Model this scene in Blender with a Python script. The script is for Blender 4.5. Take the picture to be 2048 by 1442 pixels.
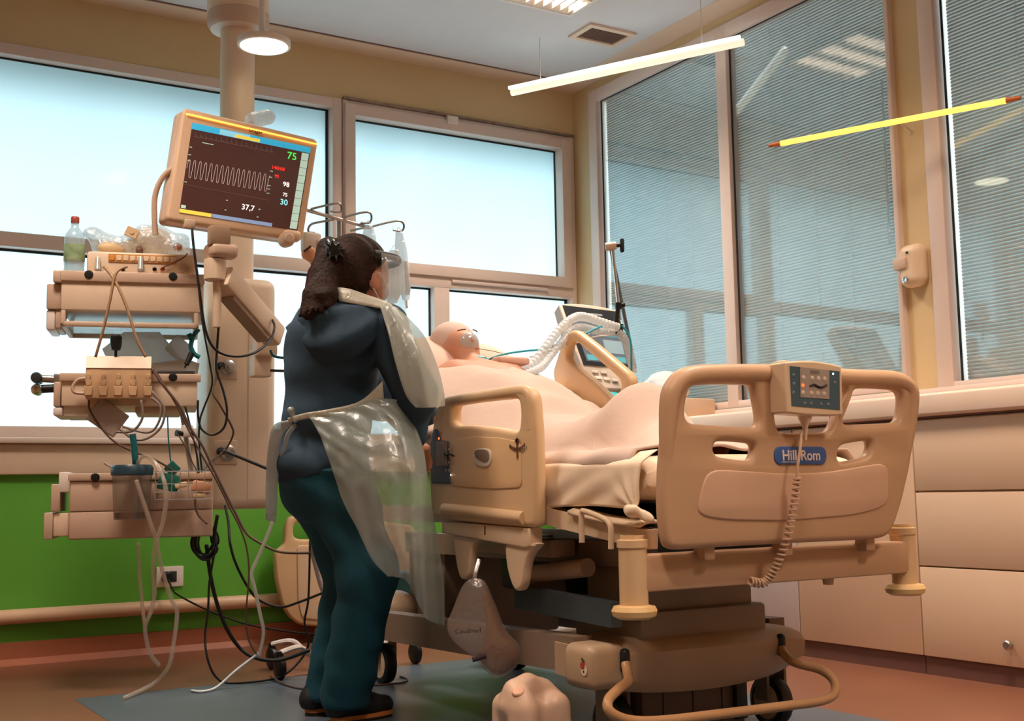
import bpy, bmesh, math, random
import numpy as np
from mathutils import Vector, Matrix, noise
random.seed(7)
for o in list(bpy.data.objects): bpy.data.objects.remove(o)
SC = bpy.context.scene
COL = SC.collection

# ------------------------------------------------------------------ camera, world, exposure
IMG_W, IMG_H, FPX, CAMH = 2048, 1442, 2392.0, 0.80
YAW, PIT, ROL = math.radians(31.517), math.radians(6.291), math.radians(-1.0166)
_f = Vector((math.sin(YAW)*math.cos(PIT), math.cos(YAW)*math.cos(PIT), math.sin(PIT)))
_r = Vector((math.cos(YAW), -math.sin(YAW), 0)); _u = _r.cross(_f)
CR = math.cos(ROL)*_r + math.sin(ROL)*_u; CU = -math.sin(ROL)*_r + math.cos(ROL)*_u; CF = _f
cd = bpy.data.cameras.new('camera'); cam = bpy.data.objects.new('camera', cd); COL.objects.link(cam)
cd.sensor_fit = 'HORIZONTAL'; cd.sensor_width = 36.0; cd.lens = 36.0*FPX/IMG_W
cd.clip_start = 0.05; cd.clip_end = 200
cam.matrix_world = Matrix(((CR.x, CU.x, -CF.x, 0), (CR.y, CU.y, -CF.y, 0), (CR.z, CU.z, -CF.z, CAMH), (0, 0, 0, 1)))
SC.camera = cam
SC.view_settings.view_transform = 'Standard'; SC.view_settings.look = 'None'
SC.view_settings.gamma = 1.0; SC.view_settings.use_curve_mapping = False
SC.view_settings.exposure = 0.0
SC.cycles.max_bounces = 8; SC.cycles.diffuse_bounces = 4; SC.cycles.glossy_bounces = 3
SC.cycles.transparent_max_bounces = 16; SC.cycles.transmission_bounces = 6
SC.cycles.use_denoising = True; SC.cycles.caustics_reflective = False; SC.cycles.caustics_refractive = False
SC.cycles.sample_clamp_indirect = 6.0
wd = bpy.data.worlds.new('overcast_sky'); SC.world = wd; wd.use_nodes = True
_bg = wd.node_tree.nodes['Background']
_bg.inputs[0].default_value = (0.68, 0.92, 1.0, 1); _bg.inputs[1].default_value = 4.0   # bright overcast daylight
LAMP_COL = (1.0, 0.81, 0.67); LAMP_POWER = 138.0                                       # warm ceiling lamps

# ------------------------------------------------------------------ measuring helpers (photo pixel -> point in the room)
def ray(px, py): return CR*((px-1024)/FPX) + CU*(-(py-721)/FPX) + CF
def at(px, py, d): p = ray(px, py)*d; return Vector((p.x, p.y, p.z+CAMH))
def onx(X, px, py): q = ray(px, py); return at(px, py, X/q.x)
def ony(Y, px, py): q = ray(px, py); return at(px, py, Y/q.y)
def onz(Z, px, py): q = ray(px, py); return at(px, py, (Z-CAMH)/q.z)

# ------------------------------------------------------------------ materials
def srgb(c):
    if isinstance(c, str):
        c = c.lstrip('#'); c = [int(c[i:i+2], 16)/255 for i in (0, 2, 4)]
    return tuple((x/12.92 if x <= .04045 else ((x+.055)/1.055)**2.4) for x in c) + (1,)
MATS = {}
def mat(name, col, rough=.5, metal=0., var=.08, scale=6., bump=0., bscale=60., spec=.4, coat=0., alpha=1., emit=None, estr=0., trans=0., sss=0.):
    if name in MATS: return MATS[name]
    m = bpy.data.materials.new(name); m.use_nodes = True; nt = m.node_tree; N = nt.nodes; L = nt.links
    b = N['Principled BSDF']; c = srgb(col)
    tc = N.new('ShaderNodeTexCoord')
    nz = N.new('ShaderNodeTexNoise'); nz.inputs['Scale'].default_value = scale; nz.inputs['Detail'].default_value = 4
    L.new(tc.outputs['Object'], nz.inputs['Vector'])
    rp = N.new('ShaderNodeValToRGB')
    rp.color_ramp.elements[0].position = .3; rp.color_ramp.elements[1].position = .7
    rp.color_ramp.elements[0].color = tuple(x*(1-var) for x in c[:3])+(1,)
    rp.color_ramp.elements[1].color = tuple(min(1, x*(1+var)) for x in c[:3])+(1,)
    L.new(nz.outputs[0], rp.inputs[0]); L.new(rp.outputs[0], b.inputs['Base Color'])
    b.inputs['Roughness'].default_value = rough; b.inputs['Metallic'].default_value = metal
    b.inputs['Specular IOR Level'].default_value = spec; b.inputs['Coat Weight'].default_value = coat
    b.inputs['Alpha'].default_value = alpha; b.inputs['Transmission Weight'].default_value = trans
    if sss: b.inputs['Subsurface Weight'].default_value = sss; b.inputs['Subsurface Radius'].default_value = (.02, .008, .005)
    if emit: b.inputs['Emission Color'].default_value = srgb(emit); b.inputs['Emission Strength'].default_value = estr
    if bump:
        n2 = N.new('ShaderNodeTexNoise'); n2.inputs['Scale'].default_value = bscale; n2.inputs['Detail'].default_value = 5
        L.new(tc.outputs['Object'], n2.inputs['Vector'])
        bp = N.new('ShaderNodeBump'); bp.inputs['Strength'].default_value = bump; bp.inputs['Distance'].default_value = .01
        L.new(n2.outputs[0], bp.inputs['Height']); L.new(bp.outputs[0], b.inputs['Normal'])
    MATS[name] = m; return m
def film(name, col, clear=.4, rough=.25, gloss=.12, bump=0., bscale=30.):
    """thin clear plastic: part see-through, part milky, a little shine"""
    if name in MATS: return MATS[name]
    m = bpy.data.materials.new(name); m.use_nodes = True; nt = m.node_tree; N = nt.nodes; L = nt.links
    for n in list(N): N.remove(n)
    out = N.new('ShaderNodeOutputMaterial'); tr = N.new('ShaderNodeBsdfTransparent'); df = N.new('ShaderNodeBsdfDiffuse'); tl = N.new('ShaderNodeBsdfTranslucent'); gl = N.new('ShaderNodeBsdfGlossy')
    c = srgb(col); df.inputs[0].default_value = c; tl.inputs[0].default_value = c; gl.inputs['Roughness'].default_value = rough
    gl.inputs[0].default_value = (.9, .92, .92, 1)
    a = N.new('ShaderNodeMixShader'); a.inputs[0].default_value = .35; L.new(df.outputs[0], a.inputs[1]); L.new(tl.outputs[0], a.inputs[2])
    b = N.new('ShaderNodeMixShader'); b.inputs[0].default_value = 1-clear; L.new(tr.outputs[0], b.inputs[1]); L.new(a.outputs[0], b.inputs[2])
    d = N.new('ShaderNodeMixShader'); d.inputs[0].default_value = gloss; L.new(b.outputs[0], d.inputs[1]); L.new(gl.outputs[0], d.inputs[2])
    L.new(d.outputs[0], out.inputs[0])
    if bump:
        tc = N.new('ShaderNodeTexCoord'); n2 = N.new('ShaderNodeTexNoise'); n2.inputs['Scale'].default_value = bscale; n2.inputs['Detail'].default_value = 3
        n2.inputs['Distortion'].default_value = 1.5
        L.new(tc.outputs['Object'], n2.inputs['Vector']); bp = N.new('ShaderNodeBump'); bp.inputs['Strength'].default_value = bump; bp.inputs['Distance'].default_value = .03
        L.new(n2.outputs[0], bp.inputs['Height'])
        for s in (df, tl, gl): L.new(bp.outputs[0], s.inputs['Normal'])
    MATS[name] = m; return m
def frosted(name):
    m = bpy.data.materials.new(name); m.use_nodes = True; nt = m.node_tree; N = nt.nodes; L = nt.links
    for n in list(N): N.remove(n)
    out = N.new('ShaderNodeOutputMaterial'); tl = N.new('ShaderNodeBsdfTranslucent'); gl = N.new('ShaderNodeBsdfGlossy')
    tc = N.new('ShaderNodeTexCoord'); nz = N.new('ShaderNodeTexNoise'); nz.inputs['Scale'].default_value = 1.3; L.new(tc.outputs['Object'], nz.inputs['Vector'])
    rp = N.new('ShaderNodeValToRGB'); rp.color_ramp.elements[0].color = (.80, .86, .88, 1); rp.color_ramp.elements[1].color = (.94, .96, .96, 1)
    L.new(nz.outputs[0], rp.inputs[0]); L.new(rp.outputs[0], tl.inputs[0]); gl.inputs['Roughness'].default_value = .12
    mx = N.new('ShaderNodeMixShader'); mx.inputs[0].default_value = .05; L.new(tl.outputs[0], mx.inputs[1]); L.new(gl.outputs[0], mx.inputs[2]); L.new(mx.outputs[0], out.inputs[0])
    return m
def clearglass(name, ior=1.7, tint=(.93, .95, .95)):
    m = bpy.data.materials.new(name); m.use_nodes = True; nt = m.node_tree; N = nt.nodes; L = nt.links
    for n in list(N): N.remove(n)
    out = N.new('ShaderNodeOutputMaterial'); tr = N.new('ShaderNodeBsdfTransparent'); gl = N.new('ShaderNodeBsdfGlossy'); fr = N.new('ShaderNodeLayerWeight')
    fr.inputs[0].default_value = .5; pw = N.new('ShaderNodeMath'); pw.operation = 'POWER'; pw.inputs[1].default_value = 2.0
    ma = N.new('ShaderNodeMath'); ma.operation = 'MULTIPLY_ADD'; ma.inputs[1].default_value = .75; ma.inputs[2].default_value = .03
    L.new(fr.outputs['Facing'], pw.inputs[0]); L.new(pw.outputs[0], ma.inputs[0])
    tr.inputs[0].default_value = tint+(1,); gl.inputs['Roughness'].default_value = .025
    mx = N.new('ShaderNodeMixShader'); L.new(ma.outputs[0], mx.inputs[0]); L.new(tr.outputs[0], mx.inputs[1]); L.new(gl.outputs[0], mx.inputs[2]); L.new(mx.outputs[0], out.inputs[0])
    return m
def glow(name, col, strength):
    m = bpy.data.materials.new(name); m.use_nodes = True; nt = m.node_tree
    b = nt.nodes['Principled BSDF']; b.inputs['Base Color'].default_value = srgb(col); b.inputs['Emission Color'].default_value = srgb(col); b.inputs['Emission Strength'].default_value = strength
    return m

M_WALL = mat('cream_wall_paint', '#d2b88c', .7, var=.03, scale=2, bump=.05)
M_GREEN = mat('green_wall_paint', '#62ab3c', .45, var=.05, scale=2, bump=.05)
M_CEIL = mat('ceiling_paint', '#d6d2d2', .8, var=.02)
M_STRIP = mat('plaster_strip', '#e0c6ae', .7, var=.02)
M_FRAME = mat('white_window_frame', '#dcc8bc', .4, var=.02)
M_SILL = mat('pale_sill', '#e3c6ac', .45, var=.03)
M_GASKET = mat('black_gasket', '#1b2024', .6)
M_BASE = mat('terracotta_skirting', '#a8664a', .45, var=.06)
M_RAIL = mat('bumper_rail_beige', '#dcb898', .4, var=.03)
M_CAB = mat('cabinet_laminate', '#e0c2a4', .42, var=.03, scale=1.5)
M_TOP = mat('worktop_cream', '#e8d3bf', .35, var=.02)
M_TOE = mat('toe_kick_brown', '#6e4c44', .5)
M_BED = mat('bed_beige_plastic', '#dab88e', .38, var=.04, scale=3, bump=.03, bscale=300)
M_BEDL = mat('bed_pale_plastic', '#dcc0a0', .4, var=.03)
M_BEDD = mat('bed_frame_grey', '#8d7a68', .5, var=.06)
M_DARK = mat('dark_steel', '#3a3a3a', .45, metal=.3, var=.1)
M_BLACK = mat('black_plastic', '#17181a', .45, var=.1)
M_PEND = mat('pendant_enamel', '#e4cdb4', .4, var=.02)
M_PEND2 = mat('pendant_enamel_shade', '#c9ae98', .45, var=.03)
M_METAL = mat('brushed_steel', '#b9b2aa', .3, metal=.9, var=.06)
M_CHROME = mat('chrome', '#e2e2e2', .12, metal=1.)
M_WHITE = mat('white_plastic', '#e6dcd2', .4, var=.03)
M_CABLE = mat('black_cable', '#1c1a19', .5)
M_CABLEB = mat('brown_cable', '#5a4236', .5)
M_CABLET = mat('beige_cable', '#a98868', .5)
M_CLEARTUBE = film('clear_tube', '#dcc8b2', .6, .2, .12)
M_FILM = film('clear_film', '#eaf0f2', .5, .15, .18, .5, 25)
M_TEAL = mat('teal_plastic', '#156a72', .4)
M_SHEET = mat('cream_sheet', '#efd9bd', .85, var=.04, bump=.12, bscale=25)
M_BLANKET = mat('peach_blanket', '#cdb5a6', .9, var=.07, scale=3, bump=.1, bscale=40)
M_SKIN = mat('skin', '#c98f72', .55, var=.05, sss=.1)

# ------------------------------------------------------------------ object helpers
def wmat(o):
    m = Matrix.Identity(4)
    while o is not None: m = o.matrix_basis @ m; o = o.parent
    return m
def tag(o, label=None, cat=None, group=None, kind=None):
    if label: o['label'] = label
    if cat: o['category'] = cat
    if group: o['group'] = group
    if kind: o['kind'] = kind
    return o
def thing(name, label, cat, loc=(0, 0, 0), rotz=0., group=None):
    o = bpy.data.objects.new(name, None); COL.objects.link(o); o.location = loc; o.rotation_euler = (0, 0, rotz)
    o.empty_display_size = .1
    return tag(o, label, cat, group)
def copy_tree(o, parent=None):
    c = o.copy(); COL.objects.link(c); c.parent = parent
    for ch in list(o.children):
        if ch.name in COL.objects: copy_tree(ch, c)
    return c
def add(name, me, m, parent=None, local=False, smooth=True, angle=40):
    if parent is not None and not local: me.transform(wmat(parent).inverted())
    if smooth:
        me.polygons.foreach_set('use_smooth', [True]*len(me.polygons)); me.update()
        if angle: me.set_sharp_from_angle(angle=math.radians(angle))
    o = bpy.data.objects.new(name, me); COL.objects.link(o)
    me.materials.clear(); me.materials.append(m)
    if parent is not None: o.parent = parent
    return o
def catmull(pts, n=8, closed=False):
    P = [Vector(p) for p in pts]
    if len(P) < 3 and not closed: return P
    out = []; k = len(P); rng = k if closed else k-1
    for i in range(rng):
        if closed: a, b, c, d = P[(i-1) % k], P[i], P[(i+1) % k], P[(i+2) % k]
        else: a, b, c, d = P[max(i-1, 0)], P[i], P[i+1], P[min(i+2, k-1)]
        for j in range(n):
            t = j/n
            out.append(.5*((2*b)+(c-a)*t+(2*a-5*b+4*c-d)*t*t+(3*b-a-3*c+d)*t**3))
    if not closed: out.append(P[-1])
    return out
class MB:
    def __init__(s): s.v = []; s.f = []
    def raw(s, v, f):
        o = len(s.v); s.v += [tuple(x) for x in v]; s.f += [tuple(i+o for i in q) for q in f]; return s
    def box(s, c, d, R=None):
        c = Vector(c); v = []
        for x in (-.5, .5):
            for y in (-.5, .5):
                for z in (-.5, .5):
                    q = Vector((x*d[0], y*d[1], z*d[2])); v.append(c+(R @ q if R is not None else q))
        return s.raw(v, [(0, 1, 3, 2), (4, 6, 7, 5), (0, 4, 5, 1), (2, 3, 7, 6), (0, 2, 6, 4), (1, 5, 7, 3)])
    def b2(s, p, q): return s.box([(a+b)/2 for a, b in zip(p, q)], [abs(b-a) for a, b in zip(p, q)])
    def rbox(s, c, d, r=.01, seg=2, R=None):
        bm = bmesh.new(); bmesh.ops.create_cube(bm, size=1)
        for v in bm.verts: v.co = Vector((v.co.x*d[0], v.co.y*d[1], v.co.z*d[2]))
        bmesh.ops.bevel(bm, geom=list(bm.edges)+list(bm.verts), offset=min(r, min(d)*.49), segments=seg, affect='EDGES', profile=.5)
        bm.verts.index_update(); c = Vector(c)
        s.raw([c+(R @ v.co if R is not None else v.co) for v in bm.verts], [[v.index for v in f.verts] for f in bm.faces]); bm.free(); return s
    def rb2(s, p, q, r=.01, seg=2): return s.rbox([(a+b)/2 for a, b in zip(p, q)], [abs(b-a) for a, b in zip(p, q)], r, seg)
    def sweep(s, pts, rad, n=8, closed=False, cap=True, flat=1.):
        P = [Vector(p) for p in pts]; k = len(P)
        T = [((P[(i+1) % k]-P[(i-1) % k]) if closed else (P[min(i+1, k-1)]-P[max(i-1, 0)])).normalized() for i in range(k)]
        up = Vector((0, 0, 1)) if abs(T[0].z) < .9 else Vector((1, 0, 0))
        a = T[0].cross(up).normalized(); v = []; f = []
        for i in range(k):
            if i: a = (a - T[i]*a.dot(T[i])); a = a.normalized() if a.length > 1e-6 else T[i].orthogonal().normalized()
            b = T[i].cross(a); r = rad(i/(k-1 if k > 1 else 1)) if callable(rad) else rad
            for j in range(n):
                t = 2*math.pi*j/n; v.append(P[i]+a*(r*math.cos(t))+b*(r*flat*math.sin(t)))
        for i in range(k if closed else k-1):
            i2 = (i+1) % k
            for j in range(n): f.append((i*n+j, i*n+(j+1) % n, i2*n+(j+1) % n, i2*n+j))
        if cap and not closed: f.append(tuple(range(n-1, -1, -1))); f.append(tuple((k-1)*n+j for j in range(n)))
        return s.raw(v, f)
    def tube(s, pts, r, n=8, sub=6, closed=False, flat=1.): return s.sweep(catmull(pts, sub, closed), r, n, closed, True, flat)
    def cyl(s, a, b, ra, rb=None, n=20): rb = ra if rb is None else rb; return s.sweep([a, b], lambda t: ra+(rb-ra)*t, n)
    def lathe(s, o, prof, n=24, axis=(0, 0, 1)):
        z = Vector(axis).normalized(); x = z.orthogonal().normalized(); y = z.cross(x); o = Vector(o); v = []; f = []; k = len(prof)
        for r, h in prof:
            for j in range(n): t = 2*math.pi*j/n; v.append(o+z*h+x*(r*math.cos(t))+y*(r*math.sin(t)))
        for i in range(k-1):
            for j in range(n): f.append((i*n+j, i*n+(j+1) % n, (i+1)*n+(j+1) % n, (i+1)*n+j))
        if prof[0][0] > 1e-5: f.append(tuple(range(n-1, -1, -1)))
        if prof[-1][0] > 1e-5: f.append(tuple((k-1)*n+j for j in range(n)))
        return s.raw(v, f)
    def prism(s, poly, thick):
        """poly: 3D points of a flat outline, thick: Vector"""
        k = len(poly); t = Vector(thick); v = [Vector(p) for p in poly]+[Vector(p)+t for p in poly]
        return s.raw(v, [tuple(range(k)), tuple(range(2*k-1, k-1, -1))]+[(i, k+i, k+(i+1) % k, (i+1) % k) for i in range(k)])
    def grid(s, G, closed_u=False):
        r = len(G); c = len(G[0]); f = []
        for i in range(r-1):
            for j in range(c if closed_u else c-1): f.append((i*c+j, i*c+(j+1) % c, (i+1)*c+(j+1) % c, (i+1)*c+j))
        return s.raw([p for row in G for p in row], f)
    def ball(s, c, r, n=12, m=8):
        c = Vector(c); r = (r, r, r) if not hasattr(r, '__len__') else r
        G = [[c+Vector((r[0]*math.sin(math.pi*i/m)*math.cos(2*math.pi*j/n), r[1]*math.sin(math.pi*i/m)*math.sin(2*math.pi*j/n), r[2]*math.cos(math.pi*i/m))) for j in range(n)] for i in range(m+1)]
        return s.grid(G, True)
    def build(s, name, m, parent=None, local=False, smooth=True, angle=40, fix=True):
        me = bpy.data.meshes.new(name); me.from_pydata(s.v, [], s.f)
        if fix:
            bm = bmesh.new(); bm.from_mesh(me); bmesh.ops.remove_doubles(bm, verts=bm.verts, dist=1e-6); bmesh.ops.recalc_face_normals(bm, faces=bm.faces); bm.to_mesh(me); bm.free()
        me.validate(); me.update()
        return add(name, me, m, parent, local, smooth, angle)
def solid(o, th, off=0.):
    md = o.modifiers.new('thickness', 'SOLIDIFY'); md.thickness = th; md.offset = off; return o
def chaikin(P, n=2):
    for _ in range(n):
        Q = []
        for i in range(len(P)):
            a, b = P[i], P[(i+1) % len(P)]
            Q += [(a[0]*.75+b[0]*.25, a[1]*.75+b[1]*.25), (a[0]*.25+b[0]*.75, a[1]*.25+b[1]*.75)]
        P = Q
    return P
def roundpoly(P, r, n=4):
    Q = []; k = len(P)
    for i in range(k):
        a, b, c = Vector(P[i-1]), Vector(P[i]), Vector(P[(i+1) % k])
        da, dc = a-b, c-b; ra = min(r, da.length*.45); rc = min(r, dc.length*.45)
        p, q = b+da.normalized()*ra, b+dc.normalized()*rc
        for j in range(n+1): t = j/n; w = p*(1-t)**2+b*2*t*(1-t)+q*t*t; Q.append((w.x, w.y))
    return Q
def panel(name, outer, holes, frame, thick, bev, m, parent, sub=2):
    """rounded plastic panel with holes; outer/holes are 2D, frame = (origin, ux, uy, normal)"""
    cu = bpy.data.curves.new(name, 'CURVE'); cu.dimensions = '2D'; cu.fill_mode = 'BOTH'
    for P in [outer]+holes:
        P = roundpoly(P, .028*sub, 4) if sub else P; sp = cu.splines.new('POLY'); sp.points.add(len(P)-1); sp.use_cyclic_u = True
        for i, q in enumerate(P): sp.points[i].co = (q[0], q[1], 0, 1)
    cu.extrude = max(thick/2-bev, .0005); cu.bevel_depth = bev; cu.bevel_resolution = 2; cu.offset = -bev
    o = bpy.data.objects.new(name, cu); COL.objects.link(o)
    me = bpy.data.meshes.new_from_object(o.evaluated_get(bpy.context.evaluated_depsgraph_get()))
    bpy.data.objects.remove(o); bpy.data.curves.remove(cu)
    og, ux, uy, n = [Vector(a) for a in frame]
    me.transform(Matrix(((ux.x, uy.x, n.x, og.x), (ux.y, uy.y, n.y, og.y), (ux.z, uy.z, n.z, og.z), (0, 0, 0, 1))))
    bm = bmesh.new(); bm.from_mesh(me); bmesh.ops.remove_doubles(bm, verts=bm.verts, dist=1e-5); bmesh.ops.recalc_face_normals(bm, faces=bm.faces); bm.to_mesh(me); bm.free()
    return add(name, me, m, parent, angle=35)
def lettering(name, body, size, frame, m, parent, thick=.0006, align='CENTER', bold=0.):
    cu = bpy.data.curves.new(name, 'FONT'); cu.body = body; cu.size = size; cu.extrude = thick; cu.align_x = align; cu.align_y = 'CENTER'; cu.offset = bold
    cu.resolution_u = 3
    o = bpy.data.objects.new(name, cu); COL.objects.link(o)
    me = bpy.data.meshes.new_from_object(o.evaluated_get(bpy.context.evaluated_depsgraph_get()))
    bpy.data.objects.remove(o); bpy.data.curves.remove(cu)
    og, ux, uy, n = [Vector(a) for a in frame]
    me.transform(Matrix(((ux.x, uy.x, n.x, og.x), (ux.y, uy.y, n.y, og.y), (ux.z, uy.z, n.z, og.z), (0, 0, 0, 1))))
    return add(name, me, m, parent, smooth=False)
# --- smooth organic bodies: blended distance fields turned into a mesh (surface nets)
class Field:
    def __init__(s, k=.03): s.p = []; s.k = k
    def cone(s, a, b, ra, rb=None, k=None): s.p.append(('c', np.array(a, float), np.array(b, float), ra, ra if rb is None else rb, k)); return s
    def chain(s, pts, rs, k=None):
        for i in range(len(pts)-1): s.cone(pts[i], pts[i+1], rs[i], rs[i+1], k)
        return s
    def ell(s, c, r, rz=0., k=None, R=None):
        if R is None: R = Matrix.Rotation(rz, 3, 'Z')
        s.p.append(('e', np.array(c, float), np.array(r, float), np.array(R), k)); return s
    def value(s, X, Y, Z):
        D = None
        for q in s.p:
            if q[0] == 'c':
                _, a, b, ra, rb, k = q; d = b-a; L2 = max((d*d).sum(), 1e-9)
                px, py, pz = X-a[0], Y-a[1], Z-a[2]; t = np.clip((px*d[0]+py*d[1]+pz*d[2])/L2, 0, 1)
                v = np.sqrt((px-t*d[0])**2+(py-t*d[1])**2+(pz-t*d[2])**2)-(ra+(rb-ra)*t)
            else:
                _, c, r, R, k = q; px, py, pz = X-c[0], Y-c[1], Z-c[2]; RT = R.T
                lx = (RT[0, 0]*px+RT[0, 1]*py+RT[0, 2]*pz)/r[0]; ly = (RT[1, 0]*px+RT[1, 1]*py+RT[1, 2]*pz)/r[1]; lz = (RT[2, 0]*px+RT[2, 1]*py+RT[2, 2]*pz)/r[2]
                k0 = np.sqrt(lx*lx+ly*ly+lz*lz); k1 = np.sqrt((lx/r[0])**2+(ly/r[1])**2+(lz/r[2])**2)+1e-9
                v = k0*(k0-1)/k1
            kk = s.k if k is None else k
            if D is None: D = v
            else:
                h = np.maximum(kk-np.abs(D-v), 0)/kk; D = np.minimum(D, v)-h*h*kk*.25
        return D
    def bounds(s):
        lo = np.full(3, 9e9); hi = -lo
        for q in s.p:
            if q[0] == 'c':
                for p, r in ((q[1], q[3]), (q[2], q[4])): lo = np.minimum(lo, p-r); hi = np.maximum(hi, p+r)
            else: m = q[2].max(); lo = np.minimum(lo, q[1]-m); hi = np.maximum(hi, q[1]+m)
        return lo-.04, hi+.04
    def mesh(s, name, h=.012, post=None):
        lo, hi = s.bounds(); n = np.ceil((hi-lo)/h).astype(int)+1
        ax = [lo[i]+h*np.arange(n[i]) for i in range(3)]; X, Y, Z = np.meshgrid(*ax, indexing='ij')
        V = s.value(X, Y, Z)
        if post is not None: V = post(V, X, Y, Z)
        I = V < 0; nc = n-1
        acc = np.zeros(tuple(nc)+(3,)); cnt = np.zeros(tuple(nc))
        def sl(dx, dy, dz, A): return A[dx:nc[0]+dx, dy:nc[1]+dy, dz:nc[2]+dz]
        for axis in range(3):
            o1 = [a for a in range(3) if a != axis]
            for i in (0, 1):
                for j in (0, 1):
                    d0 = [0, 0, 0]; d0[o1[0]] = i; d0[o1[1]] = j; d1 = list(d0); d1[axis] = 1
                    a, b = sl(*d0, V), sl(*d1, V); cr = (a < 0) != (b < 0)
                    t = np.where(cr, a/np.where(cr, a-b, 1), 0)
                    for c in range(3): acc[..., c] += np.where(cr, d0[c]+(t if c == axis else 0), 0)
                    cnt += cr
        msk = cnt > 0; idx = np.full(tuple(nc), -1); idx[msk] = np.arange(msk.sum())
        cell = np.argwhere(msk); P = lo+h*(cell+acc[msk]/cnt[msk][:, None]); F = []
        for axis in range(3):
            o1, o2 = [(1, 2), (2, 0), (0, 1)][axis]
            sa = [slice(1, nc[i]) for i in range(3)]; sa[axis] = slice(0, nc[axis]); sb = list(sa); sb[axis] = slice(1, nc[axis]+1)
            a, b = I[tuple(sa)], I[tuple(sb)]; g = np.argwhere(a != b)
            base = g.copy()
            for c in range(3):
                if c != axis: base[:, c] += 1
            def ID(u, w): q = base.copy(); q[:, o1] -= u; q[:, o2] -= w; return idx[q[:, 0], q[:, 1], q[:, 2]]
            Q = np.stack([ID(1, 1), ID(0, 1), ID(0, 0), ID(1, 0)], 1); fl = ~a[g[:, 0], g[:, 1], g[:, 2]]; Q[fl] = Q[fl][:, ::-1]; F.append(Q)
        F = np.concatenate(F); me = bpy.data.meshes.new(name); me.from_pydata(P.tolist(), [], F.tolist()); me.validate(); me.update()
        return me
    def build(s, name, m, parent=None, h=.012, post=None): return add(name, s.mesh(name, h, post), m, parent, angle=None)

# ================================================================== THE ROOM
X0, X1, Y0, Y1, ZC = -1.6, 4.45, -1.2, 6.42, 3.46
def struct(o): o['kind'] = 'structure'; return o
M_FLOOR = mat('terracotta_vinyl', '#80543f', .33, var=.06, scale=3, bump=.03, bscale=90)
M_FLOORB = mat('slate_blue_vinyl', '#56616c', .33, var=.06, scale=3, bump=.03, bscale=90)
fl = struct(MB().b2((X0, Y0, -.1), (X1+.2, Y1+.2, 0)).build('floor', M_FLOOR, smooth=False))
tag(MB().b2((1.06, .6, -.002), (3.27, 5.16, .0015)).build('vinyl_inlay', M_FLOORB, fl, smooth=False), 'slate blue vinyl rectangle set into the floor')
ceil_ = struct(MB().b2((X0, Y0, ZC), (X1+.2, Y1+.2, ZC+.1)).build('ceiling', M_CEIL, smooth=False))
m = MB().b2((X0, Y1-.17, ZC-.008), (X1, Y1, ZC)).b2((X1-.17, Y0, ZC-.008), (X1, Y1-.17, ZC))
struct(m.build('trim_1', M_STRIP, smooth=False))
m = MB().b2((X0, Y1-.182, ZC-.003), (X1, Y1-.17, ZC)); struct(m.build('trim_2', M_TOE, smooth=False))
# back wall: green below, glazed band, cream above
wb = MB().b2((X0, Y1, 3.15), (X1+.15, Y1+.18, ZC)).b2((X0, Y1, 0), (X1+.15, Y1+.18, 1.10)).b2((X0, Y1, 1.10), (0.0, Y1+.18, 3.15)).b2((4.443, Y1, 1.10), (X1+.15, Y1+.18, 3.15)).build('wall_back', M_WALL, smooth=False)
struct(wb)
tag(MB().b2((X0, Y1-.004, .10), (X1, Y1, .935)).build('green_panel', M_GREEN, wb, smooth=False), 'bright green lower wall below the windows')
struct(MB().b2((X0, Y1-.02, .0), (X1, Y1, .11)).prism([(X0, Y1-.02, 0), (X0, Y1-.05, 0), (X0, Y1-.02, .03)], (X1-X0, 0, 0)).build('baseboard_back', M_BASE, smooth=False))
sl_ = MB().rb2((X0, Y1-.045, .93), (X1-.02, Y1, 1.085), .012).build('trim_3', M_SILL, smooth=True); struct(sl_)
struct(MB().rb2((X0, Y1-.09, 1.085), (X1-.02, Y1+.03, 1.115), .008).build('trim_4', M_FRAME))
struct(MB().cyl((X0, Y1-.045, .237), (X1-.3, Y1-.045, .237), .036).build('trim_5', M_RAIL))
for xx in (.2, 1.55, 2.9): MB().cyl((xx, Y1-.045, .237), (xx, Y1, .237), .015, n=10).build('rail_bracket', M_RAIL, bpy.data.objects['trim_5'])
# other walls of the room (behind and beside the camera)
struct(MB().b2((X0-.15, Y0, 0), (X0, Y1+.18, ZC)).build('wall_left', M_WALL, smooth=False))
struct(MB().b2((X0-.15, Y0-.15, 0), (X1+.15, Y0, ZC)).build('wall_front', M_WALL, smooth=False))
wr = MB().b2((X1, Y0, 0), (X1+.15, Y1, 1.19)).b2((X1, Y0, 3.40), (X1+.15, Y1, ZC)).b2((X1, 6.215, 1.19), (X1+.15, Y1, 3.40)).b2((X1, 3.565, 1.19), (X1+.15, 3.73, 3.40)).b2((X1, Y0, 1.19), (X1+.15, 2.0, 3.40))
struct(wr.build('wall_right', M_WALL, smooth=False))
# unseen eave outside, shaped and coloured to darken and tint the pane tops
struct(MB().b2((X0-1, Y1+.18, 3.17), (X1+.8, Y1+1.5, 3.22)).b2((X0-1, Y1+.42, 2.93), (X1+.8, Y1+.46, 3.18)).build('trim_6', mat('unseen_awning_blue', '#3f9fb4', .7), smooth=False))
struct(MB().b2((X0-3, Y1+.18, -.15), (X1+3, Y1+9, -.1)).build('ground_outside', mat('pale_paving', '#8f9696', .9), smooth=False))

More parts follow.
